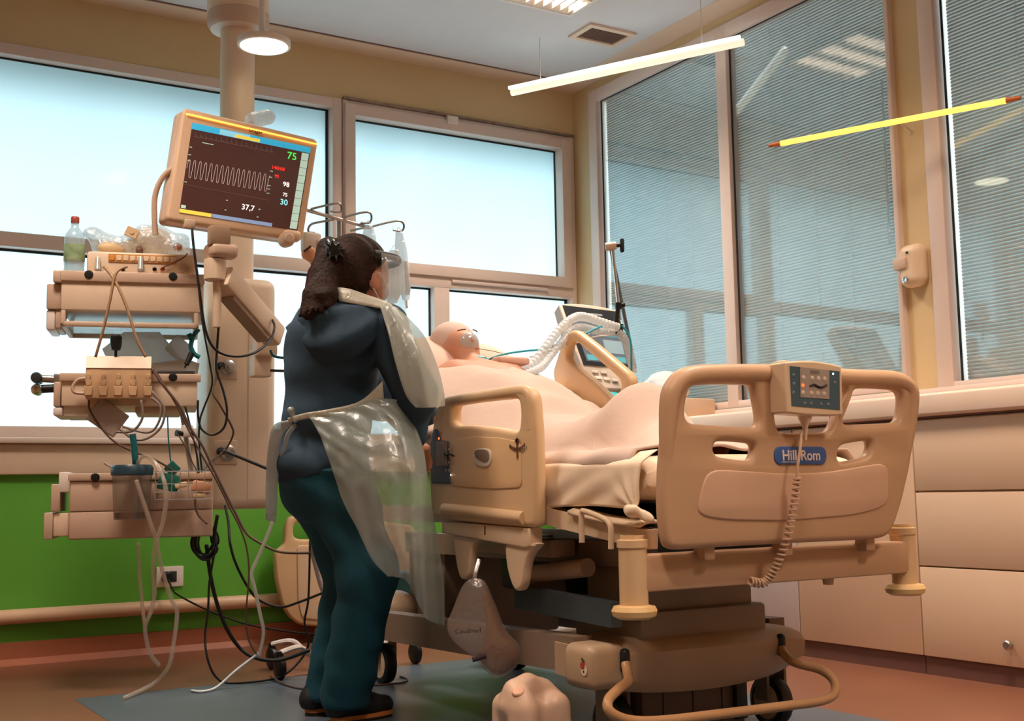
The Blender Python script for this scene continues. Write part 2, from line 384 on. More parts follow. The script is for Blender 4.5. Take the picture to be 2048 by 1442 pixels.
M_FROST = frosted('frosted_glass'); M_GLASS = clearglass('window_glass')
def bars(m, x0, x1, z0, z1, w, ya, yb):
    m.rb2((x0, ya, z0), (x0+w, yb, z1), .006); m.rb2((x1-w, ya, z0), (x1, yb, z1), .006)
    m.rb2((x0+w*.5, ya+.003, z0+.001), (x1-w*.5, yb-.002, z0+w), .004); m.rb2((x0+w*.5, ya+.003, z1-w), (x1-w*.5, yb-.002, z1-.001), .004)
def pane(parent, x0, x1, z0, z1, y=Y1+.062):
    p = MB().b2((x0-.01, y, z0-.01), (x1+.01, y+.008, z1+.01)).build('pane', M_FROST, parent, smooth=False)
    g = MB().b2((x0-.004, y-.012, z1-.010), (x1+.004, y-.001, z1+.004)).b2((x1-.009, y-.012, z0), (x1+.004, y-.001, z1))
    g.build('gasket', M_GASKET, p, smooth=False); return p
w1 = struct(thing('window_1', None, None, (0, Y1, 1.115)))
m = MB(); bars(m, 0.0, 2.772, 1.115, 3.15, .06, Y1-.015, Y1+.10); m.rb2((.03, Y1-.011, 2.085), (2.75, Y1+.098, 2.162), .004); m.build('frame', M_FRAME, w1)
pane(w1, .06, 2.705, 2.162, 3.092); pane(w1, .06, 2.705, 1.15, 2.082)
w2 = struct(thing('window_2', None, None, (2.78, Y1, 1.115)))
m = MB(); bars(m, 2.779, 4.443, 1.115, 3.15, .04, Y1-.012, Y1+.10); m.rb2((2.79, Y1-.010, 2.06), (4.43, Y1+.098, 2.13), .004); m.rb2((3.385, Y1-.007, 1.13), (3.49, Y1+.096, 2.10), .004)
m.build('frame', M_FRAME, w2)
m = MB(); bars(m, 2.785, 4.40, 2.125, 3.125, .068, Y1-.035, Y1+.08); sash = m.build('sash', M_FRAME, w2)
pane(w2, 2.84, 4.335, 2.196, 3.058); pane(w2, 2.83, 3.385, 1.155, 2.06); pane(w2, 3.492, 4.395, 1.155, 2.06)
MB().rb2((3.47, Y1-.045, 3.095), (3.55, Y1-.02, 3.15), .008).build('latch', M_WHITE, w2)
MB().rb2((2.78, Y1-.022, 3.15), (4.445, Y1+.01, 3.166), .004).build('track', mat('grimy_track', '#8f7a6c', .6, var=.4, scale=14), w2)
MB().rb2((3.5, Y1-.03, 2.092), (4.2, Y1-.008, 2.112), .006).cyl((4.2, Y1-.03, 2.10), (4.2, Y1, 2.10), .008, n=10).build('stay_rail', M_FRAME, w2)

M_SLAT = mat('blind_slat', '#c6cccb', .5, var=.04)
def sidewin(name, y0, y1, z0, z1, panes, fw=.055):
    w = struct(thing(name, None, None, (X1, y0, z0))); m = MB(); xa, xb = X1-.03, X1+.09
    m.rb2((xa, y0, z0), (xb, y0+fw*.5, z1), .006); m.rb2((xa, y1-fw*1.6, z0), (xb, y1, z1), .006); m.rb2((xa+.003, y0+.004, z0+.001), (xb-.002, y1-.004, z0+fw*.7), .004); m.rb2((xa+.003, y0+.004, z1-fw*1.5), (xb-.002, y1-.004, z1-.001), .004)
    for a, b in zip(panes[:-1], panes[1:]): m.rb2((xa+.0015, a[1], z0+.003), (xb-.004, b[0], z1-.003), .004)
    m.build('frame', M_FRAME, w)
    for a, b in panes:
        p = MB().b2((X1+.004, a-.005, z0+.03), (X1+.010, b+.005, z1-.075)).build('pane', M_GLASS, w, smooth=False)
        MB().b2((X1-.002, a-.002, z1-.088), (X1+.003, b, z1-.078)).b2((X1-.002, a-.002, z0+.03), (X1+.003, a+.008, z1-.08)).b2((X1-.002, b-.01, z0+.03), (X1+.003, b, z1-.08)).build('gasket', M_GASKET, p, smooth=False)
        s = MB(); z = z0+.03; xx = X1+.05
        while z < z1-.08:
            s.raw([(xx-.004, a, z+.017), (xx-.004, b, z+.017), (xx-.008, b, z+.008), (xx-.008, a, z+.008), (xx+.003, b, z-.002), (xx+.003, a, z-.002)], [(0, 1, 2, 3), (3, 2, 4, 5)]); z += .0165
        tag(s.build('blind_slats', M_SLAT, w, fix=False), kind='stuff')
        c = MB()
        for t in (.3, .5, .75): yy = a+(b-a)*t; c.cyl((xx-.012, yy, z0+.05), (xx-.012, yy, z1-.1), .0012, n=5)
        c.build('ladder_cords', M_WHITE, w)
    return w
w3 = sidewin('window_3', 3.73, 6.205, 1.235, 3.395, [(3.752, 4.872), (4.958, 6.10)])
MB().cyl((X1+.03, 3.84, 1.95), (X1+.03, 3.835, 2.75), .006, n=8).build('blind_wand', M_FILM, w3)
w4 = sidewin('window_4', 2.0, 3.562, 1.215, 3.395, [(2.03, 3.455)])
struct(MB().rb2((X1-.05, 2.0, 1.19), (X1, 6.2, 1.232), .012).build('trim_7', M_FRAME))

# cabinets and worktop along the right wall
def front(parent, ya, yb, za, zb, X=4.2): return MB().rb2((X-.002, ya+.002, za), (X+.02, yb-.002, zb), .003).build('drawer_front' if yb-ya > .8 else 'door', M_CAB, parent)
CABG = 'cabinets under the worktop'
c1 = thing('drawer_cabinet', 'wide beige drawer cabinet with a round steel knob, nearest along the right wall', 'cabinet', (4.3, 2.6, 0), group=CABG)
MB().b2((4.22, 1.7, .077), (4.44, 3.532, 1.083)).build('body', M_CAB, c1, smooth=False)
front(c1, 1.7, 3.532, .079, .452); front(c1, 1.7, 3.532, .458, .768); front(c1, 1.7, 3.532, .776, 1.078)
MB().lathe((4.198, 3.10, .165), [(.008, 0), (.008, .018), (.018, .020), (.019, .030), (.014, .035), (0, .036)], 16, (-1, 0, 0)).build('knob', M_METAL, c1)
MB().b2((4.21, 1.7, 0), (4.24, 3.532, .077)).build('toe_kick', M_TOE, c1, smooth=False)
c2 = thing('cupboard', 'narrow beige cupboard with a plain door, behind the footboard', 'cabinet', (4.3, 3.9, 0), group=CABG)
MB().b2((4.22, 3.536, .077), (4.44, 4.255, 1.083)).build('body', M_CAB, c2, smooth=False); front(c2, 3.536, 4.255, .079, 1.078)
MB().b2((4.21, 3.536, 0), (4.24, 4.255, .077)).build('toe_kick', M_TOE, c2, smooth=False)
M_CABW = mat('reflection_pale_laminate', '#d6cdcc', .4, var=.02)  # cabinet laminate made paler, a reflection put into its colour
c3 = thing('cupboard', 'cupboard coloured grey-white for a reflection, behind the bed column, towards the corner', 'cabinet', (4.3, 5, 0), group=CABG)
MB().b2((4.22, 4.259, .077), (4.44, 6.36, 1.083)).build('body', M_CABW, c3, smooth=False)
for ya, yb in ((4.259, 4.96), (4.96, 5.66), (5.66, 6.36)):
    MB().rb2((4.198, ya+.002, .079), (4.22, yb-.002, 1.078), .003).build('door', M_CABW, c3)
MB().b2((4.21, 4.259, 0), (4.24, 6.36, .077)).build('toe_kick', M_TOE, c3, smooth=False)
wt = MB().rb2((4.165, 1.7, 1.092), (X1, 6.38, 1.19), .014, 3).build('worktop', M_TOP); tag(wt, 'long cream worktop ledge under the right-hand windows', 'worktop')
MB().b2((4.19, 1.7, 1.0845), (X1-.012, 6.36, 1.0925)).build('shadow_gap', M_TOE, wt, smooth=False)

# ================================================================== LAMPS AND CEILING FITTINGS
M_LOUV = mat('louver_white', '#efe6da', .4)
def louver(cx, cy, label):
    t = thing('louvered_ceiling_light', label, 'ceiling light', (cx, cy, ZC), group='square louvered ceiling lights')
    w = .30
    m = MB(); z1, z0 = ZC-.002, ZC-.03
    for a, b in (((-w-.02, -w-.02), (w+.02, -w)), ((-w-.02, w), (w+.02, w+.02)), ((-w-.02, -w), (-w, w)), ((w, -w), (w+.02, w))): m.b2((cx+a[0], cy+a[1], ZC-.032), (cx+b[0], cy+b[1], z1))
    m.build('frame', M_WHITE, t, smooth=False)
    for k in range(3):
        yc = cy-.2+.2*k; l = MB()
        for s in (-1, 1): l.prism([(cx-w, yc+s*.098, z0), (cx-w, yc+s*.098, z1), (cx-w, yc+s*.05, z1)], (2*w, 0, 0))
        for i in range(11):
            xx = cx-w+.02+i*.0555; l.prism([(xx-.012, yc-.095, z1-.002), (xx+.012, yc-.095, z1-.002), (xx, yc-.095, z0)], (0, .19, 0))
        l.build('louver', M_LOUV, t, smooth=False)
    ld = bpy.data.lights.new('fixture_light', 'AREA'); ld.shape = 'SQUARE'; ld.size = .58; ld.energy = LAMP_POWER; ld.color = LAMP_COL
    lo = bpy.data.objects.new('fixture_light', ld); COL.objects.link(lo); lo.parent = t; lo.location = (0, 0, -.0045); ld.spread = math.radians(125)
    return t
louver(3.345, 4.965, 'square louvered ceiling light at the top edge beside the vent')
for cx, cy, w_ in ((.6, 4.2, 'over the left of the room'), (3.3, 2.6, 'over the foot of the bed'), (.9, 1.4, 'over the near left of the room'), (3.3, .4, 'over the near right of the room')):  # out-of-view fixtures added to light the room
    louver(cx, cy, 'added, unseen square louvered ceiling light '+w_)
t = thing('ceiling_vent', 'square ceiling air vent with a brown grille', 'vent', (4.015, 5.47, ZC))
m = MB()
for a, b in (((3.85, 5.355), (4.18, 5.39)), ((3.85, 5.555), (4.18, 5.585)), ((3.85, 5.39), (3.885, 5.555)), ((4.15, 5.39), (4.18, 5.555))): m.b2(a+(ZC-.014,), b+(ZC-.001,))
m.build('frame', M_STRIP, t, smooth=False)
MB().b2((3.885, 5.39, ZC-.004), (4.15, 5.555, ZC-.001)).build('backing', mat('vent_brown', '#7a5f52', .7), t, smooth=False)
for i in range(12):
    yy = 5.394+i*.0138; MB().box((4.0175, yy, ZC-.008), (.262, .008, .002), Matrix.Rotation(.5, 3, 'X')).build('slat', mat('vent_slat', '#a98c7c', .6), t, smooth=False)
# made-up glowing tube standing in for a white reflection in the viewing glass
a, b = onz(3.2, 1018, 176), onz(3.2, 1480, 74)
t = thing('reflection_streak', 'long white glowing tube added for a reflection in the viewing glass, near the corner', 'lamp', (a+b)/2)
MB().cyl(a, b, .011, n=12).build('streak_tube', glow('white_streak_glow', '#f4fbff', 4.0), t)
off = Vector((.012, -.012, -.03)); MB().cyl(a+off, b+off, .021, n=12).build('diffuser', glow('cream_streak_glow', '#f4e6cc', .9), t)
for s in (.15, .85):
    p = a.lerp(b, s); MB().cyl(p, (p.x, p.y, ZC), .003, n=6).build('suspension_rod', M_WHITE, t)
# made-up amber glowing tube and bracket, standing in for a glass reflection
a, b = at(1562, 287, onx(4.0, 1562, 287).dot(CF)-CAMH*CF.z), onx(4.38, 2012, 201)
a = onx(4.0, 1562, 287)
t = thing('amber_reflection_streak', 'slim amber glowing tube added for a glass reflection, crossing the right-hand windows', 'lamp', (a+b)/2)
MB().cyl(a, b, .0135, n=12).build('streak_tube', glow('amber_streak_glow', '#ffcb5a', 1.6), t)
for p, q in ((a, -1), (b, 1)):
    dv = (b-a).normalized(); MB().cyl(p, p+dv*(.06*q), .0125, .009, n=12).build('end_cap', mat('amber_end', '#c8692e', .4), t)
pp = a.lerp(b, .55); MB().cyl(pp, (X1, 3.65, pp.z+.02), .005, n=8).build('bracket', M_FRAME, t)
# round lamp on the pendant
c = at(528, 88, 5.55)
t = thing('round_lamp', 'small round glowing lamp under the ceiling beside the pendant column', 'lamp', c)
MB().lathe(c, [(.118, -.012), (.122, -.010), (.122, .016), (.05, .04), (.025, .045)], 28).build('housing', M_WHITE, t)
MB().lathe(c+Vector((0, 0, -.016)), [(0, 0), (.085, 0), (.11, .004), (.11, .006)], 28).build('diffuser', glow('round_lamp_glow', '#fdf4d2', 5.0), t)
MB().cyl(c+Vector((-.01, 0, .04)), (c.x-.01, c.y, ZC), .016, n=12).build('stem', M_WHITE, t)
# wall dispenser on the post
p = onx(X1, 1836, 535)
t = thing('wall_dispenser', 'rounded beige dispenser fixed to the post between the right-hand windows', 'dispenser', (X1, p.y, p.z))
F = Field(.02); F.cone((X1-.03, p.y+.02, p.z+.06), (X1-.03, p.y+.02, p.z-.05), .045).cone((X1-.03, p.y-.025, p.z+.06), (X1-.03, p.y-.025, p.z-.05), .045)
F.build('shell', M_BEDL, t, .006)
MB().rb2((X1-.085, p.y+.0, p.z-.01), (X1-.03, p.y+.075, p.z+.045), .008).build('spout', M_PEND2, t)
MB().lathe((X1-.072, p.y+.012, p.z-.062), [(.016, 0), (.016, .006), (.010, .008), (.010, .004), (0, .004)], 16, (-1, 0, 0)).build('lock', M_CHROME, t)
MB().cyl((X1-.07, p.y-.005, p.z+.062), (X1-.08, p.y-.005, p.z+.062), .006, n=10).build('screw', M_DARK, t)
# power socket and plug
p0, p1 = ony(Y1-.006, 312, 1134), ony(Y1-.006, 366, 1172)
t = thing('wall_socket', 'white double power socket on the green wall', 'socket', ((p0.x+p1.x)/2, Y1, (p0.z+p1.z)/2))
MB().rb2((p0.x, Y1-.016, p1.z), (p1.x, Y1-.003, p0.z), .005).build('plate', M_WHITE, t)
cxp = (p0.x+p1.x)/2; czp = (p0.z+p1.z)/2
MB().rb2((cxp-.004, Y1-.02, czp-.028), (cxp+.035, Y1-.014, czp+.028), .003).build('outlet', M_DARK, t); MB().rb2((cxp-.038, Y1-.02, czp-.028), (cxp-.006, Y1-.014, czp+.028), .003).build('outlet', M_DARK, t)
PLUG = Vector((cxp-.02, Y1-.06, czp-.005))

# ================================================================== THE BED
bed = thing('hospital_bed', 'beige electric hospital bed with raised side rails and a footboard', 'bed', (2.57, 3.8, 0))
BX0, BX1, BXC, FY = 2.05, 3.10, 2.575, 2.62
# footboard, traced in its own plane
def fbp(px, py): q = ony(FY, px, py); return (q.x, q.z)
outer = [fbp(*q) for q in [(1326, 1094), (1318, 1040), (1316, 985), (1319, 920), (1323, 878), (1330, 802), (1339, 770), (1360, 748), (1402, 740), (1500, 738), (1600, 741), (1692, 746), (1768, 748), (1799, 753), (1819, 767), (1827, 793), (1824, 848), (1812, 935), (1797, 1000), (1781, 1052), (1766, 1074), (1735, 1079), (1600, 1085), (1450, 1093), (1345, 1100)]]
holes = [[fbp(*q) for q in h] for h in (
    [(1366, 800), (1371, 779), (1387, 770), (1440, 769), (1496, 770), (1502, 778), (1513, 838), (1508, 854), (1495, 856), (1440, 852), (1376, 848), (1364, 838), (1363, 818)],
    [(1536, 772), (1600, 772), (1690, 774), (1672, 820), (1655, 858), (1645, 866), (1600, 866), (1553, 866), (1546, 855), (1540, 815)],
    [(1706, 777), (1740, 777), (1785, 780), (1797, 790), (1796, 815), (1792, 838), (1782, 846), (1740, 848), (1684, 850), (1676, 842), (1683, 818), (1695, 790)],
    [(1432, 882), (1470, 884), (1498, 887), (1503, 896), (1497, 918), (1488, 922), (1455, 918), (1427, 913), (1419, 902), (1422, 888)],
    [(1680, 889), (1705, 884), (1730, 881), (1735, 888), (1731, 908), (1722, 915), (1700, 920), (1675, 925), (1667, 918), (1669, 898)])]
FR = ((0, FY, 0), (1, 0, 0), (0, 0, 1), (0, -1, 0))
M_FB = mat('footboard_tan', '#c09a78', .42, var=.04, scale=3, bump=.03, bscale=300)
fb = panel('footboard', outer, holes, FR, .045, .018, M_FB, bed, 1); tag(fb, 'tan moulded footboard with five cut-outs')
# fuller rim round the footboard and its recessed lower panel
rim = [fbp(*q) for q in [(1330, 985), (1331, 920), (1333, 860), (1337, 802), (1346, 776), (1366, 757), (1402, 750), (1500, 748), (1600, 751), (1692, 757), (1768, 759), (1796, 764), (1812, 775), (1818, 795), (1815, 848), (1807, 905), (1797, 960)]]
MB().tube([(x, FY-.004, z) for x, z in rim], lambda t: .012+.018*min(1, 5*min(t, 1-t))**.7, 10, 4).build('rim', M_FB, fb)
lowp = [fbp(*q) for q in [(1405, 938), (1560, 948), (1640, 945), (1763, 925), (1765, 975), (1762, 1012), (1700, 1030), (1560, 1042), (1440, 1040), (1382, 1030), (1388, 990)]]
panel('inset_panel', lowp, [], ((0, FY-.021, 0), (1, 0, 0), (0, 0, 1), (0, -1, 0)), .012, .005, mat('footboard_inset', '#cba488', .5, var=.03), fb, 2)
# name plate
cp = ony(FY-.024, 1601, 911); hw = (ony(FY-.024, 1652, 911)-cp).x; hh = .0265
def stadium(w, h, r, n=6):
    P = []
    for sx, sz, a0 in ((1, 1, 0), (-1, 1, 90), (-1, -1, 180), (1, -1, 270)):
        for i in range(n+1): a = math.radians(a0+90*i/n); P.append((sx*(w-r)+r*math.cos(a), sz*(h-r)+r*math.sin(a)))
    return P
pl = panel('name_plate', stadium(hw, hh, .022), [], (cp, (1, 0, 0), (0, 0, 1), (0, -1, 0)), .006, .002, mat('blue_plate', '#3d5f9c', .4), fb, 0)
lettering('plate_lettering', 'Hill-Rom', .043, (cp+Vector((0, -.0042, -.001)), (1, 0, 0), (0, 0, 1), (0, -1, 0)), mat('plate_letters', '#e6d4cc', .5), pl, bold=.0008)
MB().b2((cp.x-hw*.75, cp.y-.004, cp.z-.020), (cp.x-hw*.15, cp.y-.003, cp.z-.018)).build('plate_underline', mat('plate_letters', '#e6d4cc'), pl, smooth=False)
# foot cross beam with corner sockets and bumpers
PY = 2.69
cb = MB(); a, b = ony(PY, 1268, 1150), ony(PY, 1806, 1100)
zt, zb_ = .622, .52
cb.rb2((2.04, PY-.035, zb_), (3.13, PY+.035, zt), .01, 2).build('cross_beam', M_FB, bed)
for xx in (2.031, 3.125):
    k = MB().lathe((xx, PY, .475), [(.036, .0), (.040, .004), (.040, .165), (.044, .168), (.044, .188), (.034, .19), (.034, .2), (.026, .2), (.026, .15), (0, .15)], 28).build('corner_socket', M_BED, bed)
    MB().lathe((xx, PY, .448), [(0, 0), (.045, 0), (.060, .008), (.064, .022), (.058, .034), (.040, .038)], 28).build('bumper', mat('bumper_cream', '#e3bd83', .4), k)
MB().cyl((2.78, PY, .50), (2.78, PY, .53), .016, .02, n=12).build('beam_peg', M_FB, bed)
for xx in (2.25, 2.55, 2.9): MB().rb2((xx-.02, FY, .60), (xx+.02, FY+.05, .68), .006).build('footboard_bracket', M_FB, bed)
# deck frame
m = MB()
def bar(m, p, q, w, h, R=None):
    p, q = Vector(p), Vector(q); d = q-p; yv = d.normalized(); xv = yv.cross(Vector((0, 0, 1))).normalized(); zv = xv.cross(yv)
    m.box((p+q)/2, (w, d.length, h), Matrix((xv, yv, zv)).transposed()); return m
dk = MB(); bar(dk, (2.12, 2.72, .66), (2.12, 3.25, .725), .05, .055); bar(dk, (3.03, 2.72, .66), (3.03, 3.25, .725), .05, .055)
bar(dk, (2.12, 3.25, .725), (2.12, 4.75, .725), .05, .06); bar(dk, (3.03, 3.25, .725), (3.03, 4.75, .725), .05, .06); bar(dk, (2.1, 4.75, .72), (3.05, 4.75, .72), .06, .06)
dk.build('deck_frame', M_BEDL, bed, smooth=False)
MB().prism([(2.14, 2.72, .69), (2.14, 3.3, .74), (2.14, 3.3, .75), (2.14, 2.72, .70)], (.87, 0, 0)).b2((2.14, 3.3, .735), (3.01, 3.78, .75)).build('deck_panel', M_DARK, bed, smooth=False)
m = MB(); bar(m, (2.575, 3.78, .75), (2.575, 4.62, 1.17), .86, .015); m.build('backrest_panel', M_BEDD, bed, smooth=False)
lip = MB().grid([[Vector((2.08+.0*i, 2.72+.36*i/8, .70+.035*(i/8)**2+.012*math.sin(j/4*3.14))).__add__(Vector((.09*j/4, 0, 0))) for j in range(5)] for i in range(9)]).build('deck_edge', M_BEDL, bed); solid(lip, .012)
# U loop at the near deck edge
lp = [onx(2.055, *q) for q in ((1164, 1085), (1163, 1030), (1170, 1023), (1205, 1036), (1218, 1046), (1222, 1060), (1222, 1098))]
MB().tube(lp, .009, 10, 5).build('strap_loop', M_BEDL, bed)
# near side rail
RX = 2.05
def rp(px, py): q = onx(RX, px, py); return (-q.y, q.z)
RF = ((RX, 0, 0), (0, -1, 0), (0, 0, 1), (-1, 0, 0))
outer = [rp(*q) for q in [(874, 1030), (868, 960), (868, 900), (876, 850), (884, 812), (897, 794), (930, 787), (1000, 777), (1048, 771), (1066, 776), (1075, 792), (1080, 860), (1083, 960), (1082, 1048), (1076, 1056), (1000, 1050), (910, 1040), (880, 1036)]]
hole = [rp(*q) for q in [(914, 818), (922, 810), (980, 803), (1040, 797), (1050, 803), (1052, 830), (1050, 858), (1042, 863), (1000, 855), (950, 850), (922, 852), (914, 845)]]
sr = panel('side_rail', outer, [hole], RF, .05, .018, M_BED, bed, 1); tag(sr, 'raised near side rail with hand grip and control keypad')
inner = [rp(*q) for q in [(918, 880), (960, 873), (1010, 875), (1056, 884), (1058, 975), (1000, 978), (917, 972)]]
panel('rail_inset', inner, [], ((RX-.0245, 0, 0),)+RF[1:], .008, .003, mat('rail_inset', '#e2bb8c', .42, var=.03), sr, 1)
m = MB().tube([onx(RX-.02, *q) for q in ((890, 1018), (950, 1024), (1050, 1036))], .022, 12, 4).build('rail_bulge', M_BED, sr)
rim2 = [onx(RX-.006, *q) for q in [(893, 860), (896, 825), (905, 805), (940, 797), (1000, 788), (1045, 783), (1060, 790), (1064, 815), (1066, 860)]]
MB().tube(rim2, .021, 10, 4).build('grip', M_BED, sr)
gl_ = [rp(*q) for q in [(965, 900), (996, 898), (998, 925), (990, 932), (972, 926), (966, 915)]]
g = panel('latch_cup', [rp(*q) for q in [(963, 897), (998, 896), (999, 922), (992, 934), (974, 932), (964, 924)]], [], ((RX-.03, 0, 0),)+RF[1:], .006, .002, M_WHITE, sr, 2)
panel('latch_recess_shade', [rp(*q) for q in [(966, 899), (995, 899), (996, 921), (986, 925), (972, 918), (967, 912)]], [], ((RX-.034, 0, 0),)+RF[1:], .003, .001, mat('latch_shadow', '#8a7568', .6), g, 2)  # darker raised patch stands in for shade inside the latch cup
M_DECAL = mat('decal_brown', '#6b4434', .6)
p = onx(RX-.031, 1034, 894)
sc = MB().b2((RX-.0315, p.y-.004, p.z-.036), (RX-.0300, p.y+.004, p.z+.03)).b2((RX-.0315, p.y-.012, p.z+.014), (RX-.0300, p.y+.012, p.z+.026))
for i in range(9):
    q = Vector((RX-.0305, p.y+(i-4)*.011, p.z+.004-.012*(1-((i-4)/4)**2))); sc.box(q, (.001, .008, .012))
sc.build('angle_scale', M_DECAL, sr, smooth=False)
kp = panel('keypad', [rp(*q) for q in [(878, 868), (885, 856), (892, 864), (895, 881), (911, 882), (912, 945), (916, 968), (877, 967), (875, 930), (875, 890)]], [], ((RX-.027, 0, 0),)+RF[1:], .006, .002, mat('keypad_slate', '#4c5360', .45), sr, .4)
panel('keypad_face', [rp(*q) for q in [(888, 884), (909, 883), (909, 932), (888, 932)]], [], ((RX-.031, 0, 0),)+RF[1:], .003, .001, mat('keypad_face', '#8c8078', .5), kp, 0)
def keys(parent, pts, f, X=None, Y=None, r=.006, m=None):
    for q in pts:
        p = onx(X, *q) if X is not None else ony(Y, *q)
        MB().lathe(p, [(r, 0), (r, .0012), (r*.7, .0022), (0, .0024)], 10, f).build('key', m or M_WHITE, parent)
M_KEY = mat('keypad_key', '#a0948a', .5)
keys(kp, [(x, y) for y in (899, 925) for x in (892, 898, 904)]+[(883, 866), (884, 889), (892, 941), (898, 941)], (-1, 0, 0), X=RX-.033, r=.0045, m=M_KEY)
keys(kp, [(878, 877)], (-1, 0, 0), X=RX-.031, r=.004, m=glow('amber_led', '#ff5a20', 4.)); keys(kp, [(902, 950)], (-1, 0, 0), X=RX-.031, r=.0025, m=glow('white_led', '#ffffff', 3.))
MB().tube([onx(RX-.034, *q) for q in ((888, 908), (894, 911), (900, 909), (907, 912))], .003, 6, 4).build('bed_pictogram', M_BLACK, kp)
# rail mounting plate and two claw legs
plate = [rp(*q) for q in [(892, 1042), (1070, 1056), (1070, 1092), (1060, 1096), (893, 1066)]]
mp = panel('mounting_plate', plate, [], ((RX+.005, 0, 0),)+RF[1:], .05, .006, M_BEDL, bed, 0)
MB().b2((RX-.0215, onx(RX, 964, 1).y-.004, .66), (RX-.020, onx(RX, 964, 1).y+.004, .69)).build('rust_mark', mat('rust', '#7a3a1c', .8), mp, smooth=False)
for poly in ([(912, 1070), (960, 1076), (948, 1095), (945, 1120), (943, 1150), (935, 1160), (926, 1158), (920, 1140), (915, 1110)], [(1016, 1085), (1080, 1085), (1078, 1092), (1062, 1110), (1055, 1135), (1052, 1165), (1045, 1181), (1036, 1182), (1028, 1168), (1020, 1140), (1016, 1110)]):
    panel('rail_claw', [rp(*q) for q in poly], [], ((RX+.005, 0, 0),)+RF[1:], .035, .010, M_BEDL, bed, 1)
# far side rail on the raised backrest, leaning with it
RX2 = 3.06
def rq(px, py): q = onx(RX2, px, py); return (-q.y, q.z)
RF2 = ((RX2, 0, 0), (0, -1, 0), (0, 0, 1), (-1, 0, 0))
outer = [rq(*q) for q in [(1152, 660), (1162, 663), (1200, 692), (1266, 748), (1272, 765), (1260, 800), (1252, 830), (1240, 848), (1215, 854), (1185, 846), (1150, 815), (1118, 775), (1112, 745), (1126, 700), (1140, 668)]]
hole = [rq(*q) for q in [(1150, 680), (1160, 684), (1200, 718), (1246, 758), (1250, 772), (1244, 792), (1232, 800), (1200, 768), (1160, 735), (1143, 718), (1142, 698)]]
panel('side_rail', outer, [hole], RF2, .05, .018, M_BED, bed, 1)
# lifting columns, base, chassis
lc = MB().rb2((2.31, 3.02, .40), (2.77, 3.32, .56), .012).build('lift_column', M_BEDD, bed); MB().rb2((2.28, 2.99, .30), (2.80, 3.35, .425), .012).build('column_sleeve', M_BEDD, lc)
MB().rb2((2.30, 4.3, .22), (2.85, 4.62, .62), .012).build('lift_column', M_BEDD, bed)
M_HOOD = mat('base_hood_beige', '#b4977c', .42, var=.04)
hd = Field(.03)
hood = MB()
G = []
for i in range(25):
    x = 2.10+.86*i/24; t_ = (i-12)/12; bow = .05*(1-t_*t_); e = .02*abs(t_)**6
    G.append([(x, 3.20, .215+e), (x, 3.02-bow, .205-.03*(1-t_*t_)+e), (x, 2.985-bow, .225+e), (x, 2.98-bow, .31-e), (x, 3.0-bow, .335-e), (x, 3.05-bow, .348-e), (x, 3.20, .352-e)])
hood.grid(G); hood.raw(G[0], [tuple(range(7))]); hood.raw(G[-1], [tuple(range(6, -1, -1))])
hb = hood.build('base_hood', M_HOOD, bed)
MB().rb2((2.30, 3.02, .03), (2.72, 3.18, .24), .01).build('pedal_skirt', mat('dark_brown_cover', '#5c4638', .5), bed)
for i in range(3): MB().b2((2.38+.12*i, 3.017, .05), (2.382+.12*i, 3.02, .2)).build('skirt_seam', M_BLACK, bed, smooth=False)
MB().rb2((ony(2.97, 1180, 1335).x, 2.965, ony(2.97, 1210, 1382).z), (ony(2.97, 1254, 1335).x, 3.12, ony(2.97, 1210, 1290).z), .03, 4).build('base_end_cap', mat('end_cap_beige', '#c0a384', .42), bed)
cap_c = onx(ony(2.97, 1180, 1335).x-.001, 1187, 1345); cap_c.y = max(cap_c.y, 3.0)
# fruit-like sticker: red, white, leaf green, and dark dot
st = MB().lathe((cap_c.x, cap_c.y, cap_c.z), [(.016, 0), (.016, .001), (0, .001)], 14, (-1, 0, 0)).build('sticker', mat('sticker_white', '#efd9c6', .5), bpy.data.objects['base_end_cap'])
MB().lathe((cap_c.x-.001, cap_c.y+.006, cap_c.z+.014), [(.011, 0), (.011, .001), (0, .001)], 12, (-1, 0, 0)).build('sticker_red', mat('sticker_red', '#b8443a', .5), st)
MB().box((cap_c.x-.001, cap_c.y+.004, cap_c.z+.03), (.002, .016, .006), Matrix.Rotation(.6, 3, 'X')).build('sticker_leaf', mat('sticker_leaf', '#3b4a24', .5), st)
MB().lathe((cap_c.x-.001, cap_c.y, cap_c.z-.003), [(.003, 0), (.003, .002), (0, .002)], 8, (-1, 0, 0)).build('sticker_dot', M_BLACK, st)
# push/steer bar looping out of the hood
pts = [ony(y, *q) for y, q in ((2.96, (1249, 1318)), (2.93, (1254, 1342)), (2.86, (1256, 1362)), (2.80, (1235, 1380)), (2.76, (1216, 1402)), (2.74, (1222, 1425)), (2.73, (1262, 1441)), (2.72, (1330, 1441)), (2.72, (1450, 1427)), (2.73, (1570, 1412)), (2.74, (1640, 1402)), (2.75, (1668, 1388)), (2.78, (1668, 1362)), (2.82, (1642, 1340)), (2.88, (1590, 1325)), (2.93, (1568, 1308)), (2.96, (1562, 1290)))]
MB().tube(pts, .0145, 12, 5).build('steer_bar', mat('bar_tan', '#b98c62', .35), bed)
for q in ((1250, 1322), (1562, 1290)):
    p = ony(2.955, *q); MB().rbox(p, (.030, .03, .075), .014, 3).build('bar_slot', M_BLACK, bed)
lg = MB().rb2((2.66, 3.02, .06), (2.73, 3.12, .24), .008).build('caster_fork', M_BEDD, bed); MB().rb2((2.668, 3.0, .06), (2.715, 3.03, .19), .006).build('pedal', M_BLACK, lg)
